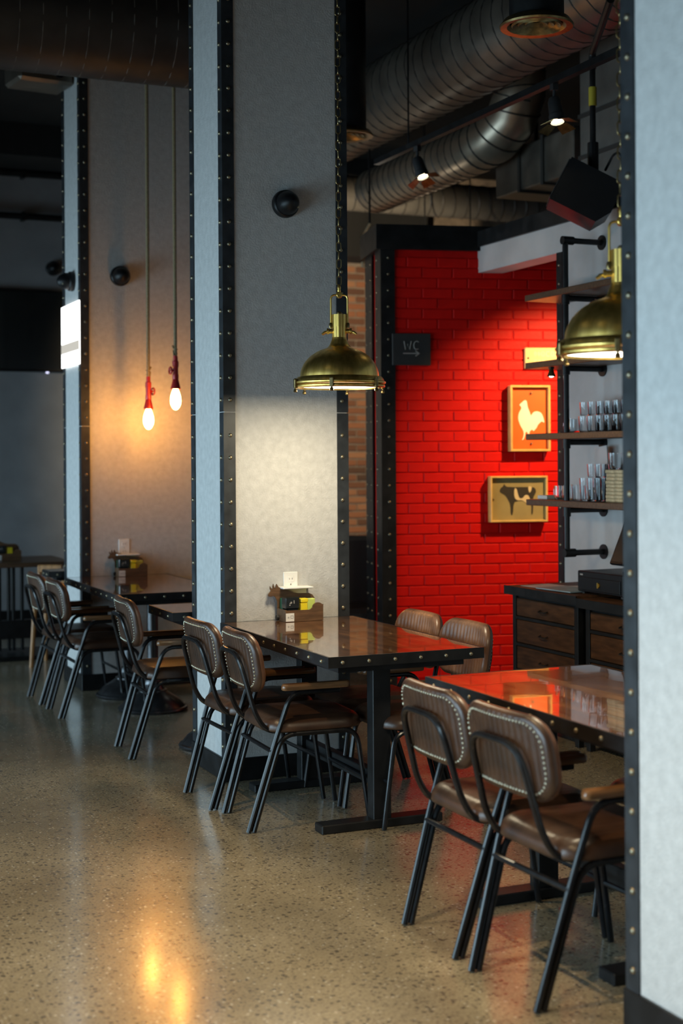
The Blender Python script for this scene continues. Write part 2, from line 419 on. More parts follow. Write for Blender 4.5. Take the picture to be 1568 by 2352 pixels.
RA = math.radians(10.3) - YAW            # red wall runs askew to the columns
def camxy(x, d): return (x * math.cos(YAW) + d * math.sin(YAW), -x * math.sin(YAW) + d * math.cos(YAW))
RO = camxy(.275, 9.19)                   # left front corner of the red wall
RH = 2.845
rw = bpy.data.objects.new('wall_red', None)
rw = MB().box(0.0, 2.2, .0, .48, 0, RH).obj('wall_red', 'red_joint', smooth=False)
rw.location = (RO[0], RO[1], 0); rw.rotation_euler = (0, 0, RA)
tag(rw, 'glossy red painted brick wall with hanging pictures', kind='structure')
BW, BH = .2035, .0667
RB = MB().bbox(-BW / 2 + .003, BW / 2 - .003, -.007, .01, -BH / 2 + .003, BH / 2 - .003, .004).mesh('brick', 'red_paint', smooth=False)
RBH = MB().bbox(-BW / 4 + .003, BW / 4 - .003, -.007, .01, -BH / 2 + .003, BH / 2 - .003, .004).mesh('brick', 'red_paint', smooth=False)
for r in range(1, 42):
    for c in range(7):
        x = .055 + (c + .5) * BW + (BW / 2 if r % 2 else 0)
        link('brick', RB, rw, (x, random.uniform(-.0015, .0015), (r + .5) * BH), (random.uniform(-.012, .012), 0, random.uniform(-.008, .008)))
    if r % 2: link('brick', RBH, rw, (.055 + BW * .25, 0, (r + .5) * BH))
def red(parent_name, m, mat, parent=None, **kw):
    return m.obj(parent_name, mat, parent, **kw)
# its steel frame
sf = MB().box(-.05, 2.2, -.035, .50, RH, RH + .16).obj('trim_5', 'steel_black', smooth=False); sf.location = rw.location; sf.rotation_euler = rw.rotation_euler
tag(sf, 'black steel beam on top of the red wall', kind='structure')
t6 = MB().prism([(-.02, -.02), (.075, -.02), (.075, -.012), (-.012, -.012), (-.012, .16), (-.02, .16)], 0, RH, 'xy').obj('trim_6', 'steel_black', smooth=False)
t6.location = rw.location; t6.rotation_euler = rw.rotation_euler; tag(t6, 'black riveted steel corner at the front edge of the red wall', kind='structure')
t7 = MB().prism([(-.02, .27), (-.012, .27), (-.012, .49), (-.02, .49)], 0, RH, 'xy').obj('trim_7', 'steel_black', smooth=False)
t7.location = rw.location; t7.rotation_euler = rw.rotation_euler; tag(t7, 'riveted steel strip at the rear edge of the red wall end', kind='structure')
r6, r7 = MB(), MB()
for k in range(27):
    r6.dome((.03, -.02, .06 + k * .105), (0, -1, 0), .009, n=6); r6.dome((-.02, .11, .06 + k * .105), (-1, 0, 0), .009, n=6)
    r7.dome((-.02, .31, .06 + k * .105), (-1, 0, 0), .009, n=6); r7.dome((-.02, .45, .06 + k * .105), (-1, 0, 0), .009, n=6)
tag(r6.obj('rivets', 'rivet_metal', t6), kind='stuff'); tag(r7.obj('rivets', 'rivet_metal', t7), kind='stuff')

# corridor spotlight that washes the red wall
sp = thing('ceiling_spotlight', 'small black spotlight in the passage aimed at the red wall', 'spotlight', (5.152, 6.95, 2.66))
MB().lathe([(.0, .06), (.045, .06), (.045, 0), (.035, 0), (.035, .03), (0, .03)], 16).obj('housing', 'black_matte', sp)
MB().tube([(0, 0, .055), (0, 0, -.0 + .085), (4.697 - 5.152, 0, .085)], .012, 8).obj('arm', 'black_matte', sp)
MB().lathe([(.04, 4.696 - 5.152), (.04, 4.706 - 5.152)], 16, (0, 0, .085), 'x').obj('wall_plate', 'black_matte', sp)
sl = bpy.data.lights.new('passage_spot', 'SPOT'); sl.energy = 250; sl.color = (1, .62, .26); sl.spot_size = math.radians(76); sl.spot_blend = .9; sl.shadow_soft_size = .025
so = bpy.data.objects.new('passage_spot', sl); COL.objects.link(so); so.location = (5.152, 6.95, 2.63)
tgt = Vector((RO[0] + 1.13 * math.cos(RA), RO[1] + 1.13 * math.sin(RA), 1.62)); so.rotation_euler = (tgt - so.location).to_track_quat('-Z', 'Y').to_euler()

# ------------------------------------------------------------------ chairs
TR = .0106
def make_chair():
    root = thing('dining_chair', 'x', 'chair')
    for s in (1, -1):
        p = fillet([(-.29, .172 * s, .004), (-.175, .194 * s, .39), (-.118, .203 * s, .556), (.09, .204 * s, .556)], [0, .3, .055, 0], 6)
        MB().tube(p, TR, 10).obj('rear_leg', 'tube_black', root)
        p = fillet([(-.267, .170 * s, .004), (-.153, .190 * s, .388), (.17, .192 * s, .388), (.225, .198 * s, .004)], [0, .06, .06, 0], 6)
        MB().tube(p, TR, 10).obj('leg_loop', 'tube_black', root)
        # armrest, rounded board
        a = []
        for k in range(13): a.append((.128 + .019 * math.cos(-PI / 2 + PI * k / 12), .019 * math.sin(-PI / 2 + PI * k / 12)))
        for k in range(13): a.append((-.128 + .019 * math.cos(PI / 2 + PI * k / 12), .019 * math.sin(PI / 2 + PI * k / 12)))
        a = [(x - .01, y + .2 * s) for x, y in a]
        mb = MB(); n = len(a)
        rings = [(.567, .86), (.572, 1), (.584, 1), (.592, .80)]
        cx, cy = -.01, .2 * s
        vs = [(cx + (x - cx) * (1 - (1 - f) * .15), cy + (y - cy) * f, z) for z, f in rings for x, y in a]
        fs = [tuple(range(n))[::-1], tuple(range(3 * n, 4 * n))] + [(k * n + j, k * n + (j + 1) % n, (k + 1) * n + (j + 1) % n, (k + 1) * n + j) for k in range(3) for j in range(n)]
        mb.add(vs, fs).obj('armrest', 'wood_arm', root, angle=50)
    # back hoop
    h = [(-.02, .15, .395), (-.205, .15, .398), (-.252, .148, .47), (-.318, .128, .715), (-.318, -.128, .715), (-.252, -.148, .47), (-.205, -.15, .398), (-.02, -.15, .395)]
    MB().tube(fillet(h, [0, .05, .05, .075, .075, .05, .05, 0], 6), TR, 10).obj('back_hoop', 'tube_black', root)
    MB().tube([(-.196, -.195, .325), (-.196, .195, .325)], .0095, 8).obj('rear_stretcher', 'tube_black', root)
    MB().tube([(.198, -.2, .19), (.198, .2, .19)], .0085, 8).obj('front_stretcher', 'tube_black', root)
    for x in (.12, -.1): MB().tube([(x, -.2, .388), (x, .2, .388)], .0095, 8).obj('seat_rail', 'tube_black', root)
    def sdf(u, v, a, b, r):
        qx, qy = abs(u) - (a - r), abs(v) - (b - r)
        return r - (math.hypot(max(qx, 0), max(qy, 0)) + min(max(qx, qy), 0))
    def cushion(a, b, r, nu, nv, fa, fb):
        """two-sided cushion over a rounded rectangle; fa/fb give offset of the two faces from (u, v, edge distance)"""
        A, B = [], []
        for j in range(nv + 1):
            v = -b + 2 * b * (1 - math.cos(PI * j / nv)) / 2
            e = max(0, abs(v) - (b - r)); w = a - (r - math.sqrt(max(0, r * r - e * e)))
            for i in range(nu + 1):
                u = w * math.sin(PI / 2 * (-1 + 2 * i / nu)) * .35 + w * (-1 + 2 * i / nu) * .65
                d = max(0, sdf(u, v, a, b, r))
                A.append((u, v, fa(u, v, d))); B.append((u, v, fb(u, v, d)))
        fs = []; o = len(A)
        for j in range(nv):
            for i in range(nu):
                k = j * (nu + 1) + i; fs.append((k, k + 1, k + nu + 2, k + nu + 1)); fs.append((o + k, o + k + nu + 1, o + k + nu + 2, o + k + 1))
        return A + B, fs
    def edge(d, R): t = min(d / R, 1); return math.sqrt(max(0, 1 - (1 - t) ** 2))
    # seat
    def flute(y, sp): return abs(math.sin(PI * y / sp))
    vs, fs = cushion(.215, .205, .10, 56, 44,
                     lambda u, v, d: .405 + .047 * edge(d, .045) + .012 * min(1, d / .16) + (.0035 * (flute(v, .030) - 1) * min(1, d / .02) if d < .21 else 0),
                     lambda u, v, d: .405 - .008 * edge(d, .01))
    MB().add(vs, fs).obj('seat', 'leather', root, weld=True, angle=60)
    # backrest : (u lateral, v up) -> chair space
    BA, BB = .214, .121
    def place(u, v, w):     # w forward
        lean = -.16; zc = .678
        bend = .5 * u * u + .25 * abs(u) ** 3
        return (-.275 + lean * v + w + bend, u, zc + v)
    vs, fs = cushion(BA, BB, .088, 96, 20,
                     lambda u, v, d: .026 * edge(d, .024) + .0045 * (flute(u, .0275) - 1) * min(1, d / .02),
                     lambda u, v, d: -.020 * edge(d, .02) - .0022 * (flute(u, .0275) - 1) * min(1, d / .02))
    bk = MB().add([place(*v) for v in vs], fs); bk.cur = 1; bk.mi = [i % 2 for i in range(len(fs))]      # fluted front in the lamplit leather copy, studded back in the darker one
    br = bk.obj('backrest', ['leather_lit', 'leather'], root, weld=True, angle=60)
    nm = MB(); pts = []
    a, b, r = BA - .022, BB - .022, .068
    per = []
    for cx, cy, a0 in ((a - r, b - r, 0), (-(a - r), b - r, PI / 2), (-(a - r), -(b - r), PI), (a - r, -(b - r), 3 * PI / 2)):
        for k in range(13): per.append((cx + r * math.cos(a0 + PI / 2 * k / 12), cy + r * math.sin(a0 + PI / 2 * k / 12)))
    per.append(per[0]); acc = 0; step = .0145
    for p0, p1 in zip(per, per[1:]):
        L = math.hypot(p1[0] - p0[0], p1[1] - p0[1])
        while acc < L:
            f = acc / L; pts.append((p0[0] + (p1[0] - p0[0]) * f, p0[1] + (p1[1] - p0[1]) * f)); acc += step
        acc -= L
    for u, v in pts: nm.dome(place(u, v, -.0185), (-1, 0, -.16), .0044, .0042, 6)
    tag(nm.obj('nail_trim', 'nail', br), kind='stuff')
    return root
proto = make_chair()
CH = [  # x, y, facing, label, group
    (2.285, 3.49, 2, 'studded brown leather armchair by the near table, beside the near column'),
    (2.285, 3.935, 0, 'studded brown leather armchair at the back corner of the near table'),
    (2.215, 5.53, -2, 'brown leather armchair at the lamplit table, its wooden arm catching light'),
    (2.185, 5.965, 1, 'brown leather armchair at the lamplit table, closest to the middle column'),
    (2.15, 7.085, -3, 'lone brown leather armchair between middle column and far riveted table'),
    (2.065, 8.36, 0, 'brown leather armchair at the far riveted table, second from far column'),
    (2.055, 8.875, 1, 'brown leather armchair beside the far column, partly behind its twin'),
    (2.655, 5.38, 180, 'fluted brown leather armchair facing us behind the lamplit table, wholly seen back'),
    (2.645, 5.81, 180, 'fluted brown leather armchair facing us behind the lamplit table, nearer the red wall post'),
    (2.815, 3.72, 180, 'brown leather armchair on the bar side of the near table, seat corner showing'),
    (2.70, 7.0, 180, 'dark leather armchair half hidden beyond the lone armchair by middle column'),
]
for i, (x, y, a, lab) in enumerate(CH):
    o = proto if i == 0 else copy_tree(proto)
    o.location = (x, y, 0); o.rotation_euler = (0, 0, math.radians(a))
    tag(o, lab, 'chair', 'brown leather tube armchairs at the tables')

# ------------------------------------------------------------------ tables
TZ = .74
TRV = MB().dome((0, 0, 0), (0, -1, 0), .0085, .007).mesh('rivet', 'rivet_metal')
def tabletop(t, W, D, band=.042):
    MB().bbox(.004, W - .004, .004, D - .004, TZ - .034, TZ, .002).obj('tabletop', 'tabletop', t, smooth=False)
    e = MB()
    for x0, x1, y0, y1 in ((-.004, W + .004, -.004, .003), (-.004, W + .004, D - .003, D + .004), (-.004, .003, .003, D - .003), (W - .003, W + .004, .003, D - .003)):
        e.box(x0, x1, y0, y1, TZ - band, TZ + .0005)
    eb = e.obj('edge_band', 'steel_black', t, smooth=False)
    z = TZ - band * .52
    n = max(2, round(W / .112))
    for k in range(n):
        x = (k + .5) * W / n
        link('rivet', TRV, eb, (x, -.004, z)); link('rivet', TRV, eb, (x, D + .004, z), (0, 0, PI))
    n = max(2, round(D / .127))
    for k in range(n):
        y = (k + .5) * D / n
        link('rivet', TRV, eb, (-.004, y, z), (0, 0, -PI / 2)); link('rivet', TRV, eb, (W + .004, y, z), (0, 0, PI / 2))
    MB().box(.06, W - .06, .05, D - .05, TZ - .07, TZ - .034).obj('apron', 'steel_black', t, smooth=False)
def t_leg_table(label, x0, y0, W, D, legs):
    t = thing('dining_table', label, 'table', (x0, y0, 0), group='riveted wooden dining tables')
    tabletop(t, W, D)
    for y in legs:
        MB().bbox(W / 2 - .04, W / 2 + .04, y - .03, y + .03, .03, TZ - .07, .003).obj('leg', 'steel_black', t, smooth=False)
        MB().bbox(W / 2 - .27, W / 2 + .27, y - .04, y + .04, .0, .036, .004).obj('foot_bar', 'steel_black', t, smooth=False)
    MB().bbox(W / 2 - .02, W / 2 + .02, legs[0] + .03, legs[1] - .03, .16, .22, .003).obj('stretcher', 'steel_black', t, smooth=False)
    return t
def pedestal_table(label, x0, y0, W, D, feet, k=1):
    t = thing('dining_table', label, 'table', (x0, y0, 0), group='riveted wooden dining tables')
    tabletop(t, W, D)
    for y in feet:
        MB().lathe([(a * k, b) for a, b in ((.205, 0), (.21, .012), (.205, .02), (.195, .024), (.19, .03), (.165, .06), (.11, .095), (.085, .11), (.085, .12), (.07, .125), (.055, .15), (.05, .165), (.05, .18), (.036, .19))], 40, (W / 2, y, 0)).obj('pedestal_base', 'cast_iron', t, angle=25)
        MB().lathe([(.033, .18), (.033, TZ - .09), (.12 * k, TZ - .08), (.12 * k, TZ - .07)], 24, (W / 2, y, 0)).obj('leg', 'cast_iron', t)
    return t
t_leg_table('riveted glossy wooden table lit by the hanging brass lamp', 2.112, 4.99, .668, 1.275, (.27, 1.05))
t_leg_table('near riveted glossy wooden table reflecting the red wall', 2.232, 3.14, .672, 1.265, (.28, 1.05))
pedestal_table('far riveted table on round iron bases below the red pendant bulbs', 2.02, 7.83, .675, 1.285, (.45, 1.0))
pedestal_table('small riveted table pushed against the rear of the middle column', 2.035, 6.775, .665, .43, (.30,))
pedestal_table('riveted table corner peeping out behind the far column', 2.03, 9.66, .665, .22, (.125,), .5)

# ------------------------------------------------------------------ brass pendant lamps
def link_mesh():
    r, L, w = .0024, .042, .0095
    p = arc((0, L / 2 - w), w, 0, PI, 6, lambda u, v: (u, 0, v)) + arc((0, -L / 2 + w), w, PI, 2 * PI, 6, lambda u, v: (u, 0, v))
    return MB().tube(p, r, 6, closed=True).mesh('chain_link', 'brass_dark')
LINK = link_mesh()
def pendant(label, x, y, z, rz, top):
    t = thing('pendant_lamp', label, 'lamp', (x, y, z), rz, group='brass dome pendant lamps')
    prof = [(.171, .036)]
    for k in range(15):
        a = math.radians(4 + 66 * k / 14); prof.append((.171 * math.cos(a) ** .95, .044 + .124 * math.sin(a) / math.sin(math.radians(70))))
    prof += [(.052, .172), (.045, .180), (.038, .192), (.033, .206), (.031, .216)]
    MB().lathe(prof + [(.029, .216), (.05, .165), (.12, .125), (.165, .04), (.171, .036)], 64).obj('shade', 'brass', t, angle=28)
    neck = MB()
    n = 48; vs = []; fs = []
    for zz in (.212, .262, .2621, .315):
        for j in range(n):
            g = 2 * PI * j / n; rr = .0285 + .0026 * abs(math.cos(4 * g)) + (.0012 if zz > .262 else 0)
            vs.append((rr * math.cos(g), rr * math.sin(g), zz))
    for k in range(3):
        for j in range(n): fs.append((k * n + j, k * n + (j + 1) % n, (k + 1) * n + (j + 1) % n, (k + 1) * n + j))
    fs.append(tuple(range(3 * n, 4 * n)))
    neck.add(vs, fs); neck.obj('neck', 'brass', t, angle=30)
    MB().lathe([(.012, .314), (.012, .322), (.007, .328), (0, .329)], 14).obj('cap_knob', 'brass_dark', t)
    MB().lathe([(.172, .012), (.196, .012), (.2, .016), (.2, .022), (.193, .026), (.19, .036), (.183, .044), (.172, .046), (.172, .012)], 64).obj('rim_band', 'brass', t, angle=28)
    MB().lathe([(.172, -.004), (.190, -.004), (.197, .0), (.197, .006), (.19, .011), (.172, .011), (.170, .004), (.172, -.004)], 64).obj('glass_ring', 'brass', t, angle=28)
    MB().lathe([(0, -.0015), (.10, -.001), (.171, .003), (.171, .008), (0, .009)], 48).obj('diffuser', 'diffuser', t)
    for k in range(6):
        g = 2 * PI * k / 6 + .35; c = MB()
        c.bbox(.193, .209, -.008, .008, -.006, .034, .003); c.lathe([(.0, -.024), (.006, -.024), (.009, -.02), (.007, -.012), (.004, -.008), (.004, 0)], 10, (.202, 0, 0))
        c.tube([(.203, -.007, .03), (.203, .007, .03)], .006, 8)
        c.xf(Matrix.Rotation(g, 4, 'Z')).obj('clamp', 'brass_dark', t)
    for s in (1, -1):
        MB().lathe([(.010, .026), (.010, .044), (.013, .045), (.013, .054), (0, .055)], 12, (0, 0, .243), 'x').xf(Matrix.Scale(s, 4, (1, 0, 0))).obj('pivot', 'brass', t)
        MB().lathe([(.0085, .258), (.0095, .264), (.0085, .275), (.006, .279)], 10, (.0455 * s * .8, 0, 0)).obj('collar', 'brass_dark', t)
        w = MB().tube([(.05 * s, 0, .243), (.062 * s, 0, .238), (.075 * s, 0, .229)], [.004, .007, .005], 8)
        w.obj('wing_nut', 'brass', t)
    y_ = fillet([(.036, 0, .255), (.036, 0, .400), (-.036, 0, .400), (-.036, 0, .255)], [0, .02, .02, 0], 6)
    MB().tube(y_, .0042, 8).obj('yoke', 'brass', t)
    MB().lathe([(0, -.009), (.009, -.009), (.011, -.0075), (.014, -.0075), (.0145, -.005), (.0145, .005), (.014, .0075), (.011, .0075), (.009, .009), (0, .009)], 20, (0, 0, .400), 'y').obj('swivel', 'brass', t, angle=25)
    MB().lathe([(.006, .412), (.008, .418), (.0065, .424), (.0085, .43), (.006, .438), (.003, .446)], 12).obj('eye_stem', 'brass', t)
    zz = .462; k = 0
    while z + zz < top:
        o = link('chain_link', LINK, t, (random.uniform(-.0007, .0007), 0, zz), (0, random.uniform(-.04, .04), (PI / 2 if k % 2 else 0) + random.uniform(-.25, .25)))
        zz += .0365; k += 1
    l = bpy.data.lights.new('lamp_light', 'AREA'); l.shape = 'DISK'; l.size = .32; l.energy = 16; l.color = (1, .84, .56); l.spread = PI
    lo = bpy.data.objects.new('lamp_light', l); COL.objects.link(lo); lo.parent = t; lo.location = (0, 0, -.006)
    return t
pendant('hanging brass dome lamp over the middle table, wholly in view', 2.45, 5.65, 1.806, math.radians(-23), CZ)
pendant('hanging brass dome lamp cut off by the near column', 2.48, 3.585, 1.806, math.radians(-28), CZ)

# ------------------------------------------------------------------ red pipe pendants on ropes
def pipe_pendant(label, x, y, z, rz, top):
    t = thing('pipe_pendant', label, 'lamp', (x, y, z), rz, group='red pipe pendant bulbs')
    prof = [(0, -.065), (.010, -.063), (.022, -.05), (.031, -.03), (.0335, -.008), (.031, .018), (.024, .042), (.017, .06), (.014, .066), (0, .066)]
    MB().lathe(prof, 24).obj('bulb', 'bulb_glow', t)
    MB().lathe([(.031, .064), (.031, .07), (.026, .09), (.018, .125), (.0195, .13), (.0195, .155), (.017, .157), (.017, .2), (.0195, .202), (.0195, .235), (.014, .24), (.014, .27), (.006, .275)], 20).obj('red_socket', 'pipe_red', t, angle=25)
    MB().lathe([(.008, .0), (.008, .03)], 10, (0, 0, .178), 'x').obj('valve_stem', 'pipe_red', t)
    MB().tube(arc((0, 0), .021, 0, 2 * PI - 2 * PI / 20, 19, lambda u, v: (.034, u, .178 + v)), .0055, 8, closed=True).tube([(.034, -.02, .178), (.034, .02, .178)], .004, 6).obj('valve_wheel', 'pipe_red', t)
    MB().tube([(.0, 0, .262), (.0, 0, top - z)], .0115, 8).obj('rope', 'rope', t)
    MB().tube([(-.012, 0, .285), (.016, .006, .275), (.012, -.004, .30), (-.012, .006, .31), (.014, 0, .32), (.02, 0, .335)], .006, 6).obj('rope_knot', 'rope', t)
    return t
pipe_pendant('lower red pipe pendant with glowing bulb hanging on rope', 2.488, 8.80, 1.755, math.radians(15), CZ)
pipe_pendant('higher red pipe pendant with glowing bulb next to middle column', 2.577, 8.50, 1.87, math.radians(185), CZ)

# ------------------------------------------------------------------ wall fittings on columns
def eyeball(label, loc, rz):      # faces -Y when rz = 0
    t = thing('wall_fitting', label, 'wall lamp', loc, rz, group='round black wall fittings')
    MB().lathe([(.064, 0), (.066, -.01), (.064, -.03), (.058, -.036)][::-1] + [], 32, axis='y').obj('base', 'black_plastic', t)
    MB().lathe([(.056, -.034), (.055, -.05), (.047, -.075), (.032, -.098), (.012, -.11), (0, -.112)], 32, axis='y').obj('dome', 'black_plastic', t)
    for s in (.012, .036):
        MB().dome((s, -.098 + abs(s) * .5, -.022), (s * 4, -1, -.35), .0075, .003).obj('lens', 'rivet_metal', t)
    return t
eyeball('round black wall fitting high on the middle column', (2.44, 6.27, 2.70), 0)
eyeball('round black wall fitting above the red pendants on far column', (2.392, 9.13, 2.70), 0)
eyeball('black wall fitting seen in profile on the lit side of far column', (2.135, 9.34, 2.68), -PI / 2)
eyeball('round black wall fitting on the far wall over the television', (2.78, 13.0, 3.25), 0)
# emissive white panel with a dimmer band on the far column
t = thing('white_panel', 'glowing white panel wrapped round the far column', 'sign', (2.135, 9.13, 0))
MB().bbox(-.016, -.008, -.008, .516, 2.12, 2.535, .002).obj('panel', 'white_glow', t, smooth=False)
MB().bbox(-.0175, -.0155, -.008, .516, 2.215, 2.278, .0008).obj('dim_band', 'white_glow_band', t, smooth=False)

# outlets and ledges
def outlet(label, x, y, z):
    t = thing('wall_outlet', label, 'outlet', (x, y, z), group='white wall outlets')
    MB().bbox(-.036, .036, -.006, 0, -.058, .058, .002).obj('plate', 'white_plastic', t, smooth=False)
    for s in (1, -1):
        MB().bbox(-.017, .017, -.0075, -.005, s * .024 - .014, s * .024 + .014, .002).obj('socket', 'white_plastic', t, smooth=False)
        for u in (-.007, .007): MB().box(u - .001, u + .001, -.0082, -.007, s * .024 - .002, s * .024 + .006).obj('slot', 'black_matte', t, smooth=False)
    MB().lathe([(.0025, -.0085), (.0025, -.006)], 8, axis='y').obj('screw', 'rivet_metal', t)
def ledge(label, x, y, z):
    t = thing('wall_ledge', label, 'ledge', (x, y, z), group='white ledges under the outlets')
    MB().bbox(-.062, .09, -.07, 0, -.004, .004, .002).obj('shelf_plate', 'white_plastic', t, smooth=False)
    MB().bbox(-.05, .078, -.012, 0, -.05, -.004, .002).obj('bracket', 'packet_cream', t, smooth=False)
outlet('white wall outlet above the table caddy on the middle column', 2.458, 6.27, .905)
ledge('small white ledge under the outlet on the middle column', 2.458, 6.27, .892)
outlet('white wall outlet above the caddy on the far column', 2.41, 9.13, .92)
ledge('small white ledge under the outlet on the far column', 2.41, 9.13, .878)

# ------------------------------------------------------------------ table caddies
def caddy(x, y, z, rz, where, full=True):
    t = thing('table_caddy', 'wooden bull-shaped table caddy ' + where, 'caddy', (x, y, z), rz, group='bull-shaped wooden table caddies')
    W, D = .192, .105
    fp = [(0, 0), (W, 0), (W, .075)] + [(W - .027 + .027 * math.cos(PI * k / 10), .062 + .022 * math.sin(PI * k / 10)) for k in range(1, 11)] + [(W - .062, .055), (W - .07, .052), (0, .052)]
    MB().prism(fp, -.0, .008).obj('front_panel', 'wood_caddy', t, smooth=False)
    bp = [(.0, 0), (W, 0), (W, .095), (W - .012, .112), (W - .03, .12), (.11, .121), (.085, .126), (.06, .136), (.04, .145), (.016, .150), (.006, .156), (-.002, .170), (-.007, .160), (-.008, .152), (-.014, .154), (-.019, .171), (-.023, .160), (-.022, .148), (-.031, .152), (-.036, .160), (-.037, .149), (-.032, .139),
          (-.046, .122), (-.044, .113), (-.032, .111), (-.018, .115), (-.008, .106), (.0, .088), (.0, .05)]
    MB().prism(bp, D - .008, D).obj('bull_panel', 'wood_caddy', t, smooth=False)
    for x0 in (0, W - .008): MB().box(x0, x0 + .008, .008, D - .008, 0, .055).obj('side_panel', 'wood_caddy', t, smooth=False)
    MB().box(.008, W - .008, .008, D - .008, .002, .008).obj('bottom_panel', 'wood_caddy', t, smooth=False)
    MB().lathe([(0, -.012), (.012, -.012), (.012, 0), (0, 0)], 16, (0, D - .02, .014), 'x').obj('wheel', 'black_matte', t)
    tg = MB().box(.001, .043, -.001, 0, .002, .04).obj('label_tag', 'white_plastic', t, smooth=False)
    m = MB().box(.010, .018, -.0013, -.0009, .018, .0195).box(.010, .018, -.0013, -.0009, .022, .0235)
    for a in ((.025, .039, .027, .0285), (.025, .039, .0165, .018), (.025, .0262, .0165, .0285), (.0378, .039, .0165, .0285)): m.box(a[0], a[1], -.0013, -.0009, a[2], a[3])
    m.obj('tag_print', 'sign_black', tg, smooth=False)
    M = Matrix.Translation((x, y, z)) @ Matrix.Rotation(rz, 4, 'Z')
    def item(name, mb, mat, label, cat, extra=None):
        o = mb.obj(name, mat, smooth=False); o.matrix_world = M
        tag(o, label + ' ' + where, cat); 
        return o
    o = item('sauce_box', MB().bbox(.006, .078, .012, .062, .058, .112, .004).bbox(.012, .072, .016, .058, .009, .058, .002), 'packet_black', 'glossy black condiment box in the caddy', 'box')
    mk = MB()
    for u0, u1, w0, w1 in ((.030, .038, .084, .092), (.026, .034, .082, .087), (.046, .050, .083, .098), (.024, .030, .074, .079)): mk.box(u0, u1, .0112, .0122, w0, w1)
    mk.obj('box_print', 'chalk', o, smooth=False)
    if full:
        item('tea_packet', MB().bbox(-.002 + .012, .03, .066, .094, .009, .105, .004), 'packet_green', 'dark green packet in the caddy', 'packet')
        item('sugar_packet', MB().bbox(.084, .122, .014, .05, .085, .104, .003).bbox(.084, .12, .016, .05, .009, .084, .003), 'packet_yellow', 'bright yellow sugar packet in the caddy', 'packet')
        item('cream_packet', MB().bbox(.088, .135, .056, .07, .009, .078, .003), 'packet_cream', 'cream coloured packet in the caddy', 'packet')
        item('sweetener_packet', MB().bbox(.136, .178, .06, .088, .009, .098, .003), 'packet_lime', 'pale lime sweetener packet in the caddy', 'packet')
    else:
        item('sugar_packet', MB().bbox(.09, .13, .02, .06, .009, .098, .003), 'packet_yellow', 'yellow sugar packet in the caddy', 'packet')
caddy(2.385, 6.145, TZ + .001, math.radians(2), 'on the lamplit middle table')
caddy(2.34, 9.0, TZ + .001, 0, 'below the far column outlet')
caddy(1.88, 10.86, TZ + .001, 0, 'on the slatted table by the far wall', False)

# ------------------------------------------------------------------ pictures and signs on the red wall
def on_red(name, label, cat, u, z):
    c, s = math.cos(RA), math.sin(RA)
    return thing(name, label, cat, (RO[0] + u * c + .0085 * s, RO[1] + u * s - .0085 * c, z), RA)
def box_frame(t, W, H, dep, th, mat):
    f = MB()
    f.bbox(-W / 2, W / 2, -dep, 0, H / 2 - th, H / 2, .002).bbox(-W / 2, W / 2, -dep, 0, -H / 2, -H / 2 + th, .002)
    f.bbox(-W / 2, -W / 2 + th, -dep, 0, -H / 2 + th, H / 2 - th, .002).bbox(W / 2 - th, W / 2, -dep, 0, -H / 2 + th, H / 2 - th, .002)
    f.obj('frame', mat, t, smooth=False)
def smooth_poly(p, it=2):
    for _ in range(it):
        q = []
        for i in range(len(p)):
            a, b = p[i], p[(i + 1) % len(p)]
            q += [(a[0] * .75 + b[0] * .25, a[1] * .75 + b[1] * .25), (a[0] * .25 + b[0] * .75, a[1] * .25 + b[1] * .75)]
        p = q
    return p
UR = .965; t = on_red('rooster_picture', 'framed white rooster silhouette on orange in a deep gold frame', 'picture', UR, 1.752)
W, H = .272, .432
box_frame(t, W, H, .062, .014, 'frame_gold')
MB().box(-W / 2 + .01, W / 2 - .01, -.034, 0, -H / 2 + .01, H / 2 - .01).obj('orange_print', 'print_orange', t, smooth=False)
pts = [(1045, 690), (1060, 676), (1075, 676), (1082, 690), (1085, 720), (1092, 745), (1105, 775), (1112, 800), (1118, 808), (1130, 785), (1150, 772), (1175, 770), (1200, 780), (1215, 800), (1228, 840), (1232, 870), (1215, 855), (1200, 860), (1185, 875), (1172, 890), (1165, 910), (1150, 925), (1138, 940), (1128, 925), (1115, 930), (1100, 945), (1103, 1000), (1108, 1010), (1085, 1010), (1092, 1000), (1088, 950), (1070, 940), (1062, 985), (1050, 1010), (1035, 1015), (1050, 990), (1055, 945), (1035, 910), (1015, 870), (1005, 830), (1010, 790), (1022, 765), (1035, 745), (1028, 725), (1015, 715)]
X0, X1, Y0, Y1 = 930, 1275, 550, 1110
rp = smooth_poly([((x - (X0 + X1) / 2) / (X1 - X0) * W, -(y - (Y0 + Y1) / 2) / (Y1 - Y0) * H) for x, y in pts], 1)
MB().prism(rp, -.0355, -.033).obj('rooster_print', 'print_white', t, smooth=False)
for s in (1, -1): MB().dome((.012, -.036, s * .165), (0, -1, 0), .008, .012).obj('stud', 'rivet_metal', t)
t = on_red('cow_picture', 'framed black and white cow print on olive in a gold frame', 'picture', .885, 1.225)
W, H = .388, .300
box_frame(t, W, H, .062, .012, 'frame_gold')
MB().box(-W / 2 + .01, W / 2 - .01, -.034, 0, -H / 2 + .01, H / 2 - .01).obj('olive_print', 'print_olive', t, smooth=False)
def cow(ps): return smooth_poly([((x - 1158) / 485 * W, -(y - 1512) / 375 * H) for x, y in ps], 1)
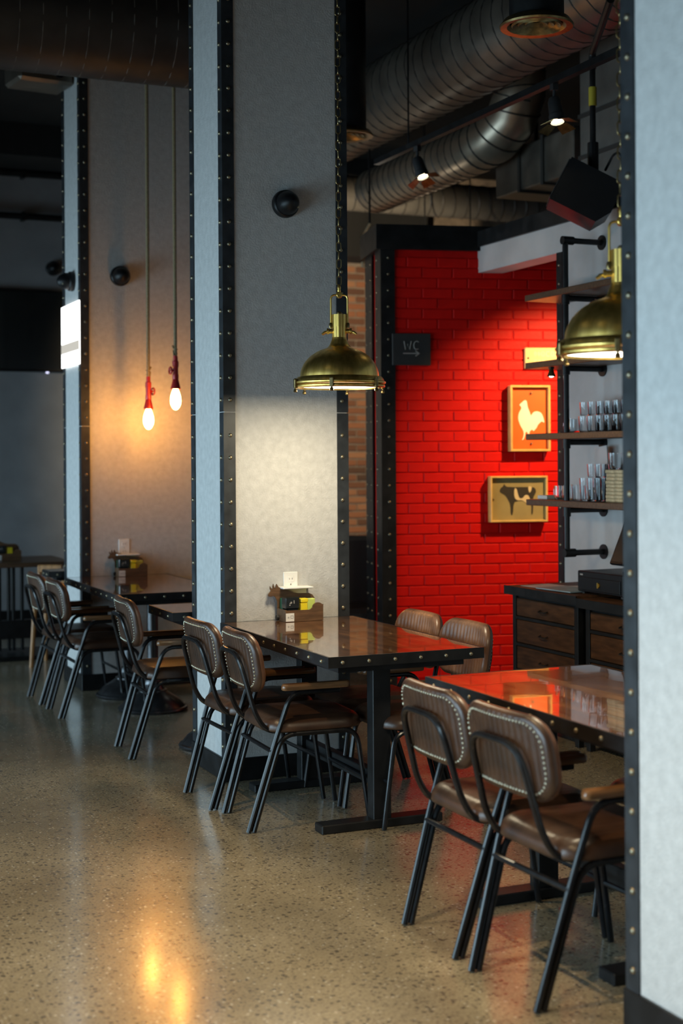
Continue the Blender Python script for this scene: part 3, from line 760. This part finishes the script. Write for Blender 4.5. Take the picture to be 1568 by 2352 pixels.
MB().prism(cow([(1000, 1450), (1010, 1420), (1030, 1410), (1040, 1385), (1050, 1405), (1075, 1415), (1260, 1415), (1300, 1420), (1312, 1450), (1300, 1480), (1285, 1500), (1285, 1600), (1280, 1640), (1268, 1640), (1272, 1570), (1262, 1560), (1230, 1540), (1190, 1525), (1150, 1530), (1120, 1540), (1112, 1640), (1095, 1645), (1092, 1560), (1075, 1520), (1050, 1480), (1015, 1462)]), -.0355, -.033).obj('cow_print', 'print_dark', t, smooth=False)
MB().prism(cow([(1125, 1425), (1145, 1425), (1155, 1470), (1170, 1510), (1200, 1505), (1215, 1480), (1245, 1480), (1265, 1530), (1262, 1562), (1225, 1545), (1190, 1520), (1150, 1525), (1125, 1500)]), -.0362, -.0345).obj('white_patch', 'print_cream', t, smooth=False)
MB().prism(cow([(1245, 1408), (1275, 1412), (1270, 1445), (1255, 1465), (1245, 1440)]), -.0362, -.0345).obj('white_patch', 'print_cream', t, smooth=False)
for s in (-1, 1): MB().dome((s * .168, -.036, 0), (0, -1, 0), .008, .012).obj('stud', 'rivet_metal', t)
t = on_red('cream_sign', 'cream wall sign with pale lettering next to the shelves', 'sign', 1.09, 2.148)
MB().bbox(-.148, .2, -.02, 0, -.069, .069, .004).obj('board', 'cream_sign', t, smooth=False)
lt = MB()
for r, (z0, z1) in enumerate(((.012, .045), (-.045, -.012))):
    x = -.085
    while x < .18:
        w = random.uniform(.014, .026); lt.box(x, x + .005, -.021, -.0195, z0, z1); lt.box(x, x + w, -.021, -.0195, z1 - .005, z1)
        if random.random() < .6: lt.box(x, x + w, -.021, -.0195, z0, z0 + .005)
        if random.random() < .6: lt.box(x + w - .005, x + w, -.021, -.0195, z0, z1)
        x += w + .009
tag(lt.obj('lettering', 'cream_letter', t, smooth=False), kind='stuff')
MB().dome((-.125, -.02, .0), (0, -1, 0), .007, .006).obj('screw', 'black_matte', t)
t = on_red('wc_sign', 'black sign reading WC with an arrow on the red wall', 'sign', .19, 2.2)
MB().bbox(-.137, .118, -.02, 0, -.103, .103, .003).obj('board', 'sign_black', t, smooth=False)
def strokes(pl, r=.0032):
    m = MB()
    for p in pl: m.tube([(x, -.021, z) for x, z in p], r, 6)
    return m
strokes([[(-.060, .052), (-.050, -.002), (-.036, .034), (-.022, -.002), (-.012, .052)], [(.038, .046), (.026, .053), (.012, .046), (.004, .028), (.008, .008), (.020, -.001), (.034, .003)]]).obj('letters', 'chalk', t)
strokes([[(-.066, -.026), (.036, -.026)], [(.016, -.010), (.042, -.026), (.016, -.044)]], .0038).obj('arrow', 'chalk', t)

# ------------------------------------------------------------------ pipe shelving on the bar wall
PX, PYs = 4.292, (6.74, 5.75)
SH_Z = [2.455, 2.065, 1.655, 1.278]
t = thing('pipe_shelf_frame', 'black plumbing pipe frame holding the bar shelves', 'shelf frame', (0, 0, 0))
for y in PYs:
    p = fillet([(WX - .002, y, 2.70), (PX, y, 2.70), (PX, y, .965), (WX - .002, y, .965)], [0, .03, .03, 0], 5)
    MB().tube(p, .0165, 10).obj('upright_pipe', 'steel_black', t)
    for z in (2.70, .965): MB().lathe([(.024, 0), (.024, .07)], 12, (PX - .02, y, z), 'x').obj('elbow', 'steel_black', t) if z else None
    for z in SH_Z:
        MB().tube([(PX, y, z - .075), (WX - .002, y, z - .075)], .0165, 10).obj('arm_pipe', 'steel_black', t)
        MB().lathe([(.0225, -.035), (.0225, .035)], 12, (PX, y, z - .075)).obj('tee', 'steel_black', t)
    for z in [2.70, .965] + [z - .075 for z in SH_Z]:
        MB().lathe([(.042, -.008), (.042, -.001)], 16, (WX, y, z), 'x').obj('flange', 'steel_black', t)
lab = ['topmost dark plank shelf on the bar wall', 'second dark plank shelf, behind the near brass lamp', 'dark plank shelf carrying the upper row of tumblers', 'lowest dark plank shelf carrying glasses and wooden trays']
for z, l in zip(SH_Z, lab):
    o = MB().bbox(PX - .035, WX - .005, 5.45, 7.12, z - .0575, z - .0225 + .0, .003).obj('wall_shelf', 'wood_dark', smooth=False)
    tag(o, l, 'shelf', 'dark plank bar shelves')
SHT = [z - .0225 for z in SH_Z]
# clip lamp at the second shelf end
t = thing('clip_spotlight', 'tiny clip spotlight under the end of the second shelf', 'spotlight', (PX - .02, 6.86, SHT[1] - .037))
MB().box(-.012, .012, -.012, .012, -.012, 0).obj('clip', 'black_matte', t, smooth=False)
MB().lathe([(.012, -.012), (.016, -.03), (.026, -.055), (.022, -.055), (0, -.04)], 14).obj('shade', 'brass_dark', t)
MB().lathe([(0, -.06), (.011, -.056), (.013, -.046), (0, -.04)], 12).obj('bulb', 'lens_white', t)
# pepper mill
t = thing('pepper_mill', 'turned dark wooden pepper mill behind the near brass lamp', 'pepper mill', (4.41, 6.62, SHT[1]))
MB().lathe([(.034, 0), (.036, .01), (.03, .04), (.024, .1), (.022, .15), (.027, .2), (.029, .215), (.022, .225)], 24).obj('body', 'wood_mill', t)
MB().lathe([(.020, .225), (.024, .24), (.035, .265), (.038, .285), (.033, .305), (.02, .314), (.006, .316), (.006, .324), (0, .326)], 24).obj('cap', 'wood_mill', t)

def glass_mesh(r0, r1, h, th=.0025):
    return MB().lathe([(0, 0), (r0 * .9, 0), (r0, .004), (r1, h), (r1 - th, h), (r0 - th, .009), (0, .008)], 24).mesh('tumbler', 'glass', angle=40)
G1, G2, G3 = glass_mesh(.031, .037, .088), glass_mesh(.027, .034, .125), glass_mesh(.028, .033, .075)
def glass(me, x, y, z, label, name='drinking_glass', flip=False, group=None):
    o = link(name, me, None, (x, y, z + (me.vertices and 0)), None)
    return tag(o, label, 'glass', group)
mug_b = [(0, 0), (.03, 0), (.034, .006), (.036, .03), (.037, .078), (.0345, .078), (.033, .01), (0, .009)]
def mug(x, y, z, label, rz):
    t = thing('glass_mug', label, 'mug', (x, y, z), rz, group='clear glass mugs on the bar shelves')
    MB().lathe(mug_b, 24).obj('cup', 'glass', t)
    MB().tube(fillet([(.034, 0, .066), (.058, 0, .066), (.058, 0, .018), (.033, 0, .018)], .018, 5), .0045, 8).obj('handle', 'glass', t)
za = SHT[2] + .001
mug(4.40, 6.87, za, 'clear glass mug at the end of the upper tumbler shelf', math.radians(95))
mug(4.36, 6.76, za, 'second clear glass mug on the upper tumbler shelf', math.radians(120))
lbl = 'clear tumbler standing on the boards of the upper tumbler shelf'
lbl_up = 'short clear tumbler stacked on another on the upper tumbler shelf'
for r, x in enumerate((4.362, 4.45)):
    for k in range(9):
        y = 6.66 - k * .079 - r * .03
        glass(G1, x, y, za, lbl, group='tumblers on the upper tumbler shelf')
        if k < 8: glass(G3, x, y - .005, za + .090, lbl_up, group='stacked tumblers on the upper tumbler shelf')
zb = SHT[3] + .001
mug(4.37, 6.93, zb, 'clear glass mug near the end of the lowest shelf', math.radians(95))
mug(4.36, 6.83, zb, 'clear glass mug beside the tall glasses on the lowest shelf', math.radians(80))
lbl2 = 'tall clear glass clustered on the lowest shelf beside the trays'
for k in range(4):
    for x in (4.362, 4.45):
        glass(G2 if k else G1, x, 6.735 - k * .074, zb, lbl2, group='tall glasses on the lowest shelf')
        if k >= 2: glass(G3, x, 6.733 - k * .074, zb + .127, 'short clear tumbler stacked on a tall glass on the lowest shelf', group='tumblers stacked on the tall glasses')
for k in range(9):
    o = MB().bbox(-.08, .08, -.155, .125, 0, .0185, .004).obj('serving_tray', 'coaster', smooth=False); o.location = (4.40 + random.uniform(-.004, .004), 6.28 + random.uniform(-.004, .004), zb + k * .0192)
    o.rotation_euler = (0, 0, random.uniform(-.02, .02))
    tag(o, 'pale wooden tray in the stack at the right of the lowest shelf', 'tray', 'stacked pale wooden trays')
for k in range(4):
    glass(G1, 4.34 + (k % 2) * .1, 6.20 + (k // 2) * .14, zb + .1735, 'clear tumbler standing on top of the wooden tray stack', group='tumblers on the tray stack')
t = thing('price_card', 'shiny grey card standing behind the lowest shelf glasses', 'card', (4.47, 6.64, zb), math.radians(-90))
MB().bbox(-.06, .06, -.003, .003, 0, .30, .001).xf(Matrix.Rotation(math.radians(-6), 4, 'Y')).obj('card', 'glass_card', t, smooth=False)
o = MB().bbox(-.05, .05, -.05, .05, 0, .022, .003).obj('napkin_stack', 'paper', smooth=False); o.location = (4.36, 7.03, zb)
tag(o, 'low pale napkin stack at the end of the lowest shelf', 'napkins')

# ------------------------------------------------------------------ drawer chests under the shelves
def chest(label, y0, y1, h=.785):
    t = thing('drawer_chest', label, 'chest', (4.03, y0, 0), group='dark wooden drawer chests')
    L = y1 - y0; D = WX - 4.03 - .01
    MB().box(.012, D, .012, L - .012, .06, h - .045).obj('body', 'steel_black', t, smooth=False)
    MB().bbox(-.035, D, -.03, L + .03, h - .045, h, .008).obj('top', 'wood_chest', t, smooth=False)
    MB().bbox(-.04, -.033, -.034, L + .034, h - .047, h + .001, .001).obj('top_band', 'steel_black', t, smooth=False)
    for y in (0, L - .035): MB().bbox(-.004, .03, y, y + .035, .0, h - .045, .002).obj('corner_post', 'steel_black', t, smooth=False)
    zs = [.615, .468, .322, .175]; zt = h - .058
    for z in zs:
        d = MB().bbox(-.002, .02, .042, L - .042, z + .008, zt - .006, .003).obj('drawer', 'wood_chest', t, smooth=False)
        m = (z + zt) / 2
        MB().tube(fillet([(-.003, L / 2 - .035, m), (-.022, L / 2 - .035, m - .006), (-.022, L / 2 + .035, m - .006), (-.003, L / 2 + .035, m)], .008, 4), .004, 6).obj('pull_handle', 'cast_iron', d)
        MB().bbox(-.006, .012, .035, L - .035, z - .012, z + .006, .002).obj('rail', 'steel_black', t, smooth=False)
        zt = z - .008
chest('dark wooden drawer chest next to the red wall', 6.225, 6.885)
chest('dark wooden drawer chest under the cash drawer', 5.45, 6.155, .775)
t = thing('cash_drawer', 'black metal cash drawer with a keyed lock on the chest', 'cash drawer', (4.10, 5.93, .79))
MB().bbox(0, .38, 0, .41, .008, .115, .004).obj('body', 'black_plastic', t, smooth=False)
MB().bbox(-.006, .0, .02, .39, .018, .085, .002).obj('drawer_front', 'black_plastic', t, smooth=False)
MB().lathe([(.012, -.012), (.012, -.004)], 14, (0, .205, .05), 'x').obj('lock', 'brass', t)
MB().box(-.016, -.012, .2, .21, .036, .064).obj('key', 'brass', t, smooth=False)
MB().box(-.0008, .0, .36, .385, .092, .1).obj('badge', 'chalk', t, smooth=False)
for u in (.02, .36):
    for v in (.03, .38): MB().lathe([(.01, -.004), (.01, .009)], 10, (u, v, 0)).obj('foot', 'black_matte', t)
t = thing('till_monitor', 'black tilted till screen standing on the cash drawer', 'monitor', (4.27, 6.02, .906))
MB().lathe([(.09, 0), (.09, .008), (.03, .016), (0, .016)], 28).obj('stand_base', 'black_plastic', t)
MB().bbox(-.01, .02, -.03, .03, .01, .10, .003).obj('stand_neck', 'black_plastic', t, smooth=False)
m = MB().bbox(-.012, .012, -.165, .165, -.12, .12, .005).xf(Matrix.Translation((-.02, 0, .145)) @ Matrix.Rotation(math.radians(24), 4, 'Y'))
m.obj('screen_case', 'black_plastic', t, smooth=False)
MB().box(-.0135, -.012, -.15, .15, -.105, .105).xf(Matrix.Translation((-.02, 0, .145)) @ Matrix.Rotation(math.radians(24), 4, 'Y')).obj('screen', 'packet_black', t, smooth=False)
for i, (x, y, a, mt, l) in enumerate(((4.17, 6.7, 8, 'paper', 'loose pale sheet of paper on the chest by the red wall'), (4.27, 6.52, -12, 'paper', 'loose pale sheet of paper next to the till'), (4.13, 6.48, 5, 'paper_blue', 'blue-grey folded menu on the chest edge'))):
    o = MB().box(-.1, .1, -.15, .15, 0, .0015 + .004 * (i == 2)).obj('paper_sheet', mt, smooth=False); o.location = (x, y, .7855 + i * .002); o.rotation_euler = (0, 0, math.radians(a))
    tag(o, l, 'paper')

# ------------------------------------------------------------------ ducts, tracks and ceiling gear
def spiral_duct(name, label, path, r, pitch, mats=('duct_steel', 'duct_seam'), pr=.006):
    t = thing(name, label, 'duct')
    MB().tube(path, r, 28).obj('duct_body', mats[0], t)
    P = [Vector(p) for p in path]; m = MB()
    L = sum((b - a).length for a, b in zip(P, P[1:])); n = int(L / pitch * 20)
    pts = []
    for i in range(n + 1):
        s = L * i / n; k = 0
        while k < len(P) - 2 and s > (P[k + 1] - P[k]).length: s -= (P[k + 1] - P[k]).length; k += 1
        tt = (P[k + 1] - P[k]).normalized(); a = Vector((0, 0, 1)) if abs(tt.z) < .9 else Vector((1, 0, 0))
        u = (a - tt * a.dot(tt)).normalized(); w = tt.cross(u); g = 2 * PI * i / 20
        pts.append(P[k] + tt * s + (u * math.cos(g) + w * math.sin(g)) * r)
    MB().tube(pts, pr, 5).obj('seam', mats[1], t)
    return t
spiral_duct('spiral_duct', 'large spiral steel duct running under the ceiling past the diffusers', [(4.3, 1.0, 4.02), (4.3, 10.6, 4.02)], .27, .125)
spiral_duct('spiral_duct', 'smaller spiral steel duct end lit above the red wall', [(4.78, 10.3, 3.63), (4.78, 8.6, 3.63), (4.80, 8.4, 3.66), (4.84, 8.25, 3.76), (4.86, 8.18, 3.9), (4.86, 8.18, 4.3)], .175, .10, ('duct_lit', 'duct_seam'))
spiral_duct('spiral_duct', 'dim round duct crossing high above the brick wall', [(4.2, 11.2, 3.78), (8.8, 11.2, 3.78)], .15, .12, ('duct_brown', 'duct_seam'))
spiral_duct('ceiling_duct', 'huge black ribbed duct crossing overhead in front of far column', [(-1.7, 7.95, 4.03), (2.05, 7.95, 4.03), (2.9, 7.95, 4.03)], .36, .125, ('duct_black', 'duct_brown'), .003)
for i, (x, y, l) in enumerate(((3.42, 5.60, 'round black ceiling diffuser with copper rim, beside the near brass chain'), (3.50, 7.95, 'round black ceiling diffuser half hidden behind the middle column'))):
    t = thing('ceiling_diffuser', l, 'diffuser', (x, y, 3.46), group='round ceiling diffusers')
    MB().lathe([(.125, .04), (.125, CZ - 3.46)], 32).obj('drop_pipe', 'steel_black', t)
    MB().lathe([(.165, 0), (.17, .008), (.15, .035), (.125, .045), (.12, .02), (.135, .004), (.165, 0)], 36).obj('rim', 'brass_dark', t)
    for k, r in enumerate((.11, .08, .05)):
        MB().lathe([(r, .004 + k * .004), (r + .006, .012 + k * .004), (r - .02, .035), (r - .026, .03), (r, .004 + k * .004)], 28).obj('cone_ring', 'brass_dark', t)
# lighting track
t = thing('lighting_track', 'black lighting track hung below the ceiling', 'track', (3.9, 0, 3.40))
MB().box(-.02, .02, 2.0, 8.37, 0, .035).obj('rail', 'steel_black', t, smooth=False)
for y in (2.6, 5.0, 7.9): MB().tube([(0, y, .035), (0, y, CZ - 3.40)], .006, 6).obj('hanger', 'steel_black', t)
def track_spot(label, loc, tilt, rz, power, lens='lens_warm'):
    t = thing('track_spotlight', label, 'spotlight', loc, rz, group='black track spotlights with flaps')
    MB().box(-.016, .016, -.016, .016, -.03, 0).tube([(0, 0, -.02), (0, 0, -.085)], .008, 8).obj('adapter', 'black_matte', t, smooth=False)
    R = Matrix.Translation((0, 0, -.08)) @ Matrix.Rotation(tilt, 4, 'X')
    MB().lathe([(.0, .01), (.026, .01), (.034, -.01), (.036, -.08), (.04, -.085), (.04, -.125), (.034, -.125), (.034, -.10), (0, -.10)], 24).xf(R).obj('housing', 'black_matte', t)
    MB().lathe([(0, -.121), (.02, -.119), (.031, -.112), (0, -.108)], 20).xf(R).obj('lens', lens, t)
    for k in range(4):
        g = PI / 2 * k + .4
        F = R @ Matrix.Rotation(g, 4, 'Z') @ Matrix.Translation((.038, 0, -.126)) @ Matrix.Rotation(math.radians(22), 4, 'Y')
        MB().prism([(0, -.03), (.062, -.042), (.062, .042), (0, .03)], -.001, .001, 'xy').xf(F).obj('barn_door', 'brass_dark', t, smooth=False)
    if power:
        l = bpy.data.lights.new('track_light', 'SPOT'); l.energy = power; l.color = (1, .74, .42); l.spot_size = math.radians(90); l.spot_blend = .6; l.shadow_soft_size = .03
        lo = bpy.data.objects.new('track_light', l); COL.objects.link(lo); lo.parent = t; lo.matrix_local = R @ Matrix.Translation((0, 0, -.13))
track_spot('lit track spotlight closest to the near brass chain', (3.9, 6.22, 3.40), math.radians(-14), 0, 0)
track_spot('lit track spotlight in front of the lower steel duct', (3.9, 7.78, 3.40), math.radians(-22), math.radians(20), 0)
t = thing('lighting_track', 'black lighting track over the open aisle floor', 'track', (0.75, 0, 3.40))
MB().box(-.02, .02, .6, 5.6, 0, .035).obj('rail', 'steel_black', t, smooth=False)
for y in (1.2, 3.2, 5.3): MB().tube([(0, y, .035), (0, y, CZ - 3.40)], .006, 6).obj('hanger', 'steel_black', t)
for i, y in enumerate((1.9, 3.3, 4.7)):
    track_spot(('first', 'second', 'third')[i] + ' lit spotlight on the track over the aisle floor', (.75, y, 3.40), 0, 0, (180, 190, 125)[i])
t = thing('arm_spotlight', 'small white spotlight on a bent arm above the brick wall', 'spotlight', (4.33, 9.46, 2.913))
MB().tube([(.02, 0, .30), (-.05, 0, .18), (-.01, 0, .03)], .009, 8).obj('arm', 'coaster', t)
MB().lathe([(0, -.03), (.02, -.025), (.026, 0), (.02, .02), (0, .025)], 16, (-.02, 0, 0), 'x').obj('housing', 'coaster', t)
MB().lathe([(0, -.04), (.022, -.032), (.036, -.01), (.036, .01), (.022, .032), (0, .04)], 20, (.045, -.01, 0), 'x').obj('lens', 'lens_white', t)
MB().tube([(.02, 0, .30), (.02, 0, 3.755 - 2.913)], .008, 8).obj('drop_rod', 'steel_black', t)
l = bpy.data.lights.new('arm_light', 'SPOT'); l.energy = 380; l.color = (1, .80, .52); l.shadow_soft_size = .04; l.spot_size = math.radians(95); l.spot_blend = .5
lo = bpy.data.objects.new('arm_light', l); COL.objects.link(lo); lo.parent = t; lo.location = (.05, .06, -.05); lo.rotation_euler = Vector((1.25, 3.5, -.9)).to_track_quat('-Z', 'Y').to_euler()
# air handling box behind the bar wall top
t = thing('duct_box', 'big dull brown rectangular duct above the bar wall', 'duct', (4.95, 0, 0))
MB().bbox(0, 1.4, 1.5, 7.6, 3.05, 4.3, .01).obj('body', 'duct_brown', t, smooth=False)
for z in (3.36, 3.62): MB().box(-.012, 0, 1.5, 7.6, z, z + .025).obj('seam', 'duct_seam', t, smooth=False)
MB().box(-.004, 0, 6.32, 6.43, 3.82, 3.94).obj('sticker', 'sticker', t, smooth=False)
MB().box(-.005, -.003, 6.33, 6.42, 3.90, 3.935).obj('sticker_print', 'sticker_red', t, smooth=False)
MB().box(-.004, 0, 7.05, 7.1, 3.43, 3.5).obj('sticker', 'sticker', t, smooth=False)
t = thing('duct_box', 'small beige lit duct box beside the lower spiral duct', 'duct', (5.0, 0, 0))
MB().bbox(0, .5, 7.75, 8.75, 3.32, 3.62, .008).obj('body', 'duct_steel', t, smooth=False)
for y in (7.9, 8.6): MB().box(.24, .26, y, y + .02, 3.6, CZ).obj('hanger', 'steel_black', t, smooth=False)
for y in (8.1, 8.4): MB().box(-.012, .512, y, y + .03, 3.305, 3.635).obj('flange', 'duct_seam', t, smooth=False)
# loudspeaker on a drop pipe
t = thing('loudspeaker', 'black angled loudspeaker hanging above the bar shelves', 'loudspeaker', (4.28, 6.55, 2.90), math.radians(-28))
R = Matrix.Rotation(math.radians(28), 4, 'Y')
MB().prism([(-.15, -.11), (.12, -.11), (.17, -.03), (.17, .10), (.12, .14), (-.15, .14)], -.16, .16).xf(R).obj('cabinet', 'black_plastic', t, smooth=False)
MB().bbox(-.158, -.15, -.15, .15, -.1, .13, .003).xf(R).obj('grille', 'black_matte', t, smooth=False)
MB().tube([(.06, 0, .10), (.06, 0, .79)], .016, 10).tube([(.06, 0, .12), (.06, 0, .30)], .03, 10).obj('drop_pipe', 'steel_black', t)
MB().tube(fillet([(.06, 0, .7), (.06, 0, .79), (.06, -.9, .79)], .03, 4), .02, 10).obj('cross_pipe', 'steel_black', t)
MB().lathe([(.022, .50), (.022, .60)], 12, (.06, 0, 0)).obj('pipe_tag', 'tag_yellow', t)
MB().tube(fillet([(.12, -.05, .14), (.16, -.2, .22), (.2, -.35, .12)], .1, 6), .007, 6).obj('cable', 'cast_iron', t)
# lit panel glimpsed over the red wall
o = MB().bbox(-.24, .24, -.02, .02, -.06, .06, .004).obj('exit_light', 'panel_glow', smooth=False); o.location = (5.70, 10.8, 3.26); o.rotation_euler = (0, 0, RA)
tag(o, 'small cream glowing panel above the top of the red wall', 'light panel')
MB().tube([(-.2, 0, .06), (-.2, 0, 1.1)], .006, 6).tube([(.2, 0, .06), (.2, 0, 1.1)], .006, 6).obj('hanger', 'steel_black', o)

# black booth behind the red wall
t = thing('booth_seat', 'black leather booth back beside the red wall end', 'booth', camxy(-.12, 10.35) + (0,), -YAW + .1)
MB().bbox(-.55, .35, 0, .12, .06, .93, .03).obj('backrest', 'black_leather', t)
MB().bbox(-.55, .35, -.5, 0, .06, .45, .03).obj('seat', 'black_leather', t)
MB().box(-.53, .33, -.44, .1, 0, .06).obj('plinth', 'black_matte', t, smooth=False)

# ------------------------------------------------------------------ far left corner
t = thing('television', 'big black wall television on the far grey wall', 'television', (2.3, 13, 0))
MB().bbox(-.62, .66, -.06, -.01, 2.30, 3.04, .008).obj('case', 'black_plastic', t, smooth=False)
MB().box(-.60, .64, -.064, -.06, 2.325, 3.02).obj('screen', 'packet_black', t, smooth=False)
MB().box(-.1, .1, -.012, 0, 2.5, 2.9).obj('wall_mount', 'steel_black', t, smooth=False)
MB().box(.40, .425, -.066, -.06, 2.288, 2.30).obj('led', 'led', t, smooth=False)
for z, r, l in ((4.09, .035, 'upper black conduit along the far grey wall'), (3.70, .03, 'lower black conduit along the far grey wall')):
    o = MB().tube([(-1.7, 12.92, z), (5.0, 12.92, z)], r, 10).obj('conduit_pipe', 'steel_black'); tag(o, l, 'pipe')
    m = MB()
    for k in range(6): m.box(-1.5 + k - .015, -1.5 + k + .015, 12.89, 12.998, z - r - .008, z + r + .008)
    tag(m.obj('brackets', 'steel_black', o, smooth=False), kind='stuff')
t = thing('projector', 'pale grey projector hung under the ceiling at far left', 'projector', (1.93, 9.4, 4.03), math.radians(8))
MB().bbox(-.19, .19, -.15, .15, -.07, .07, .02).obj('case', 'duct_steel', t, smooth=False)
MB().tube([(0, 0, .07), (0, 0, CZ - 4.02)], .02, 10).obj('mount', 'steel_black', t)
MB().lathe([(.035, -.17), (.035, -.14)], 16, (.08, 0, 0), 'y').obj('lens', 'black_plastic', t)
# slatted table
t = thing('slatted_table', 'wooden table on black vertical bars by the far wall', 'table', (2.07, 10.95, 0))
MB().bbox(-.9, .33, -.36, .36, TZ - .035, TZ, .004).obj('tabletop', 'wood_dark', t, smooth=False)
for x in (-.72, -.62, -.52, -.42, -.36, -.26, -.16, -.09, -.055, .01): MB().bbox(x, x + .022, -.02, .02, .05, TZ - .035, .002).obj('bar', 'steel_black', t, smooth=False)
MB().bbox(-.8, .22, -.26, .26, 0, .035, .004).obj('base_plate', 'steel_black', t, smooth=False)
MB().bbox(-.8, .22, -.035, .035, .14, .28, .004).obj('low_panel', 'steel_black', t, smooth=False)
# light wood chair
t = thing('wooden_chair', 'orange wooden chair behind the far leather armchairs', 'chair', (2.26, 10.42, 0), math.radians(62))
for s in (1, -1):
    MB().tube([(-.2, .15 * s, 0), (-.17, .13 * s, .44), (-.22, .07 * s, .735)], [.016, .018, .014], 8).obj('leg', 'wood_orange', t)
    MB().tube([(.17, .15 * s, 0), (.15, .14 * s, .43)], [.014, .018], 8).obj('leg', 'wood_orange', t)
MB().bbox(-.18, .18, -.16, .16, .43, .455, .008).obj('seat', 'wood_orange', t, smooth=False)
MB().bbox(-.235, -.21, -.09, .09, .69, .745, .006).obj('top_rail', 'wood_orange', t, smooth=False)
for s in (-.03, .03): MB().tube([(-.17, s, .45), (-.22, s * .8, .70)], .007, 6).obj('spindle', 'wood_orange', t)
t = thing('wooden_chair', 'orange wooden chair leg at the picture edge by the slatted table', 'chair', (1.74, 11.42, 0), math.radians(-92))
for s in (1, -1):
    MB().tube([(-.2, .18 * s, 0), (-.17, .17 * s, .44), (-.24, .12 * s, .66)], [.016, .018, .014], 8).obj('leg', 'wood_orange', t)
    MB().tube([(.2, .18 * s, 0), (.18, .17 * s, .43)], [.014, .018], 8).obj('leg', 'wood_orange', t)
MB().bbox(-.2, .21, -.2, .2, .43, .455, .008).obj('seat', 'wood_orange', t, smooth=False)
MB().bbox(-.255, -.23, -.14, .14, .62, .68, .006).obj('top_rail', 'wood_orange', t, smooth=False)
bpy.context.view_layer.update()
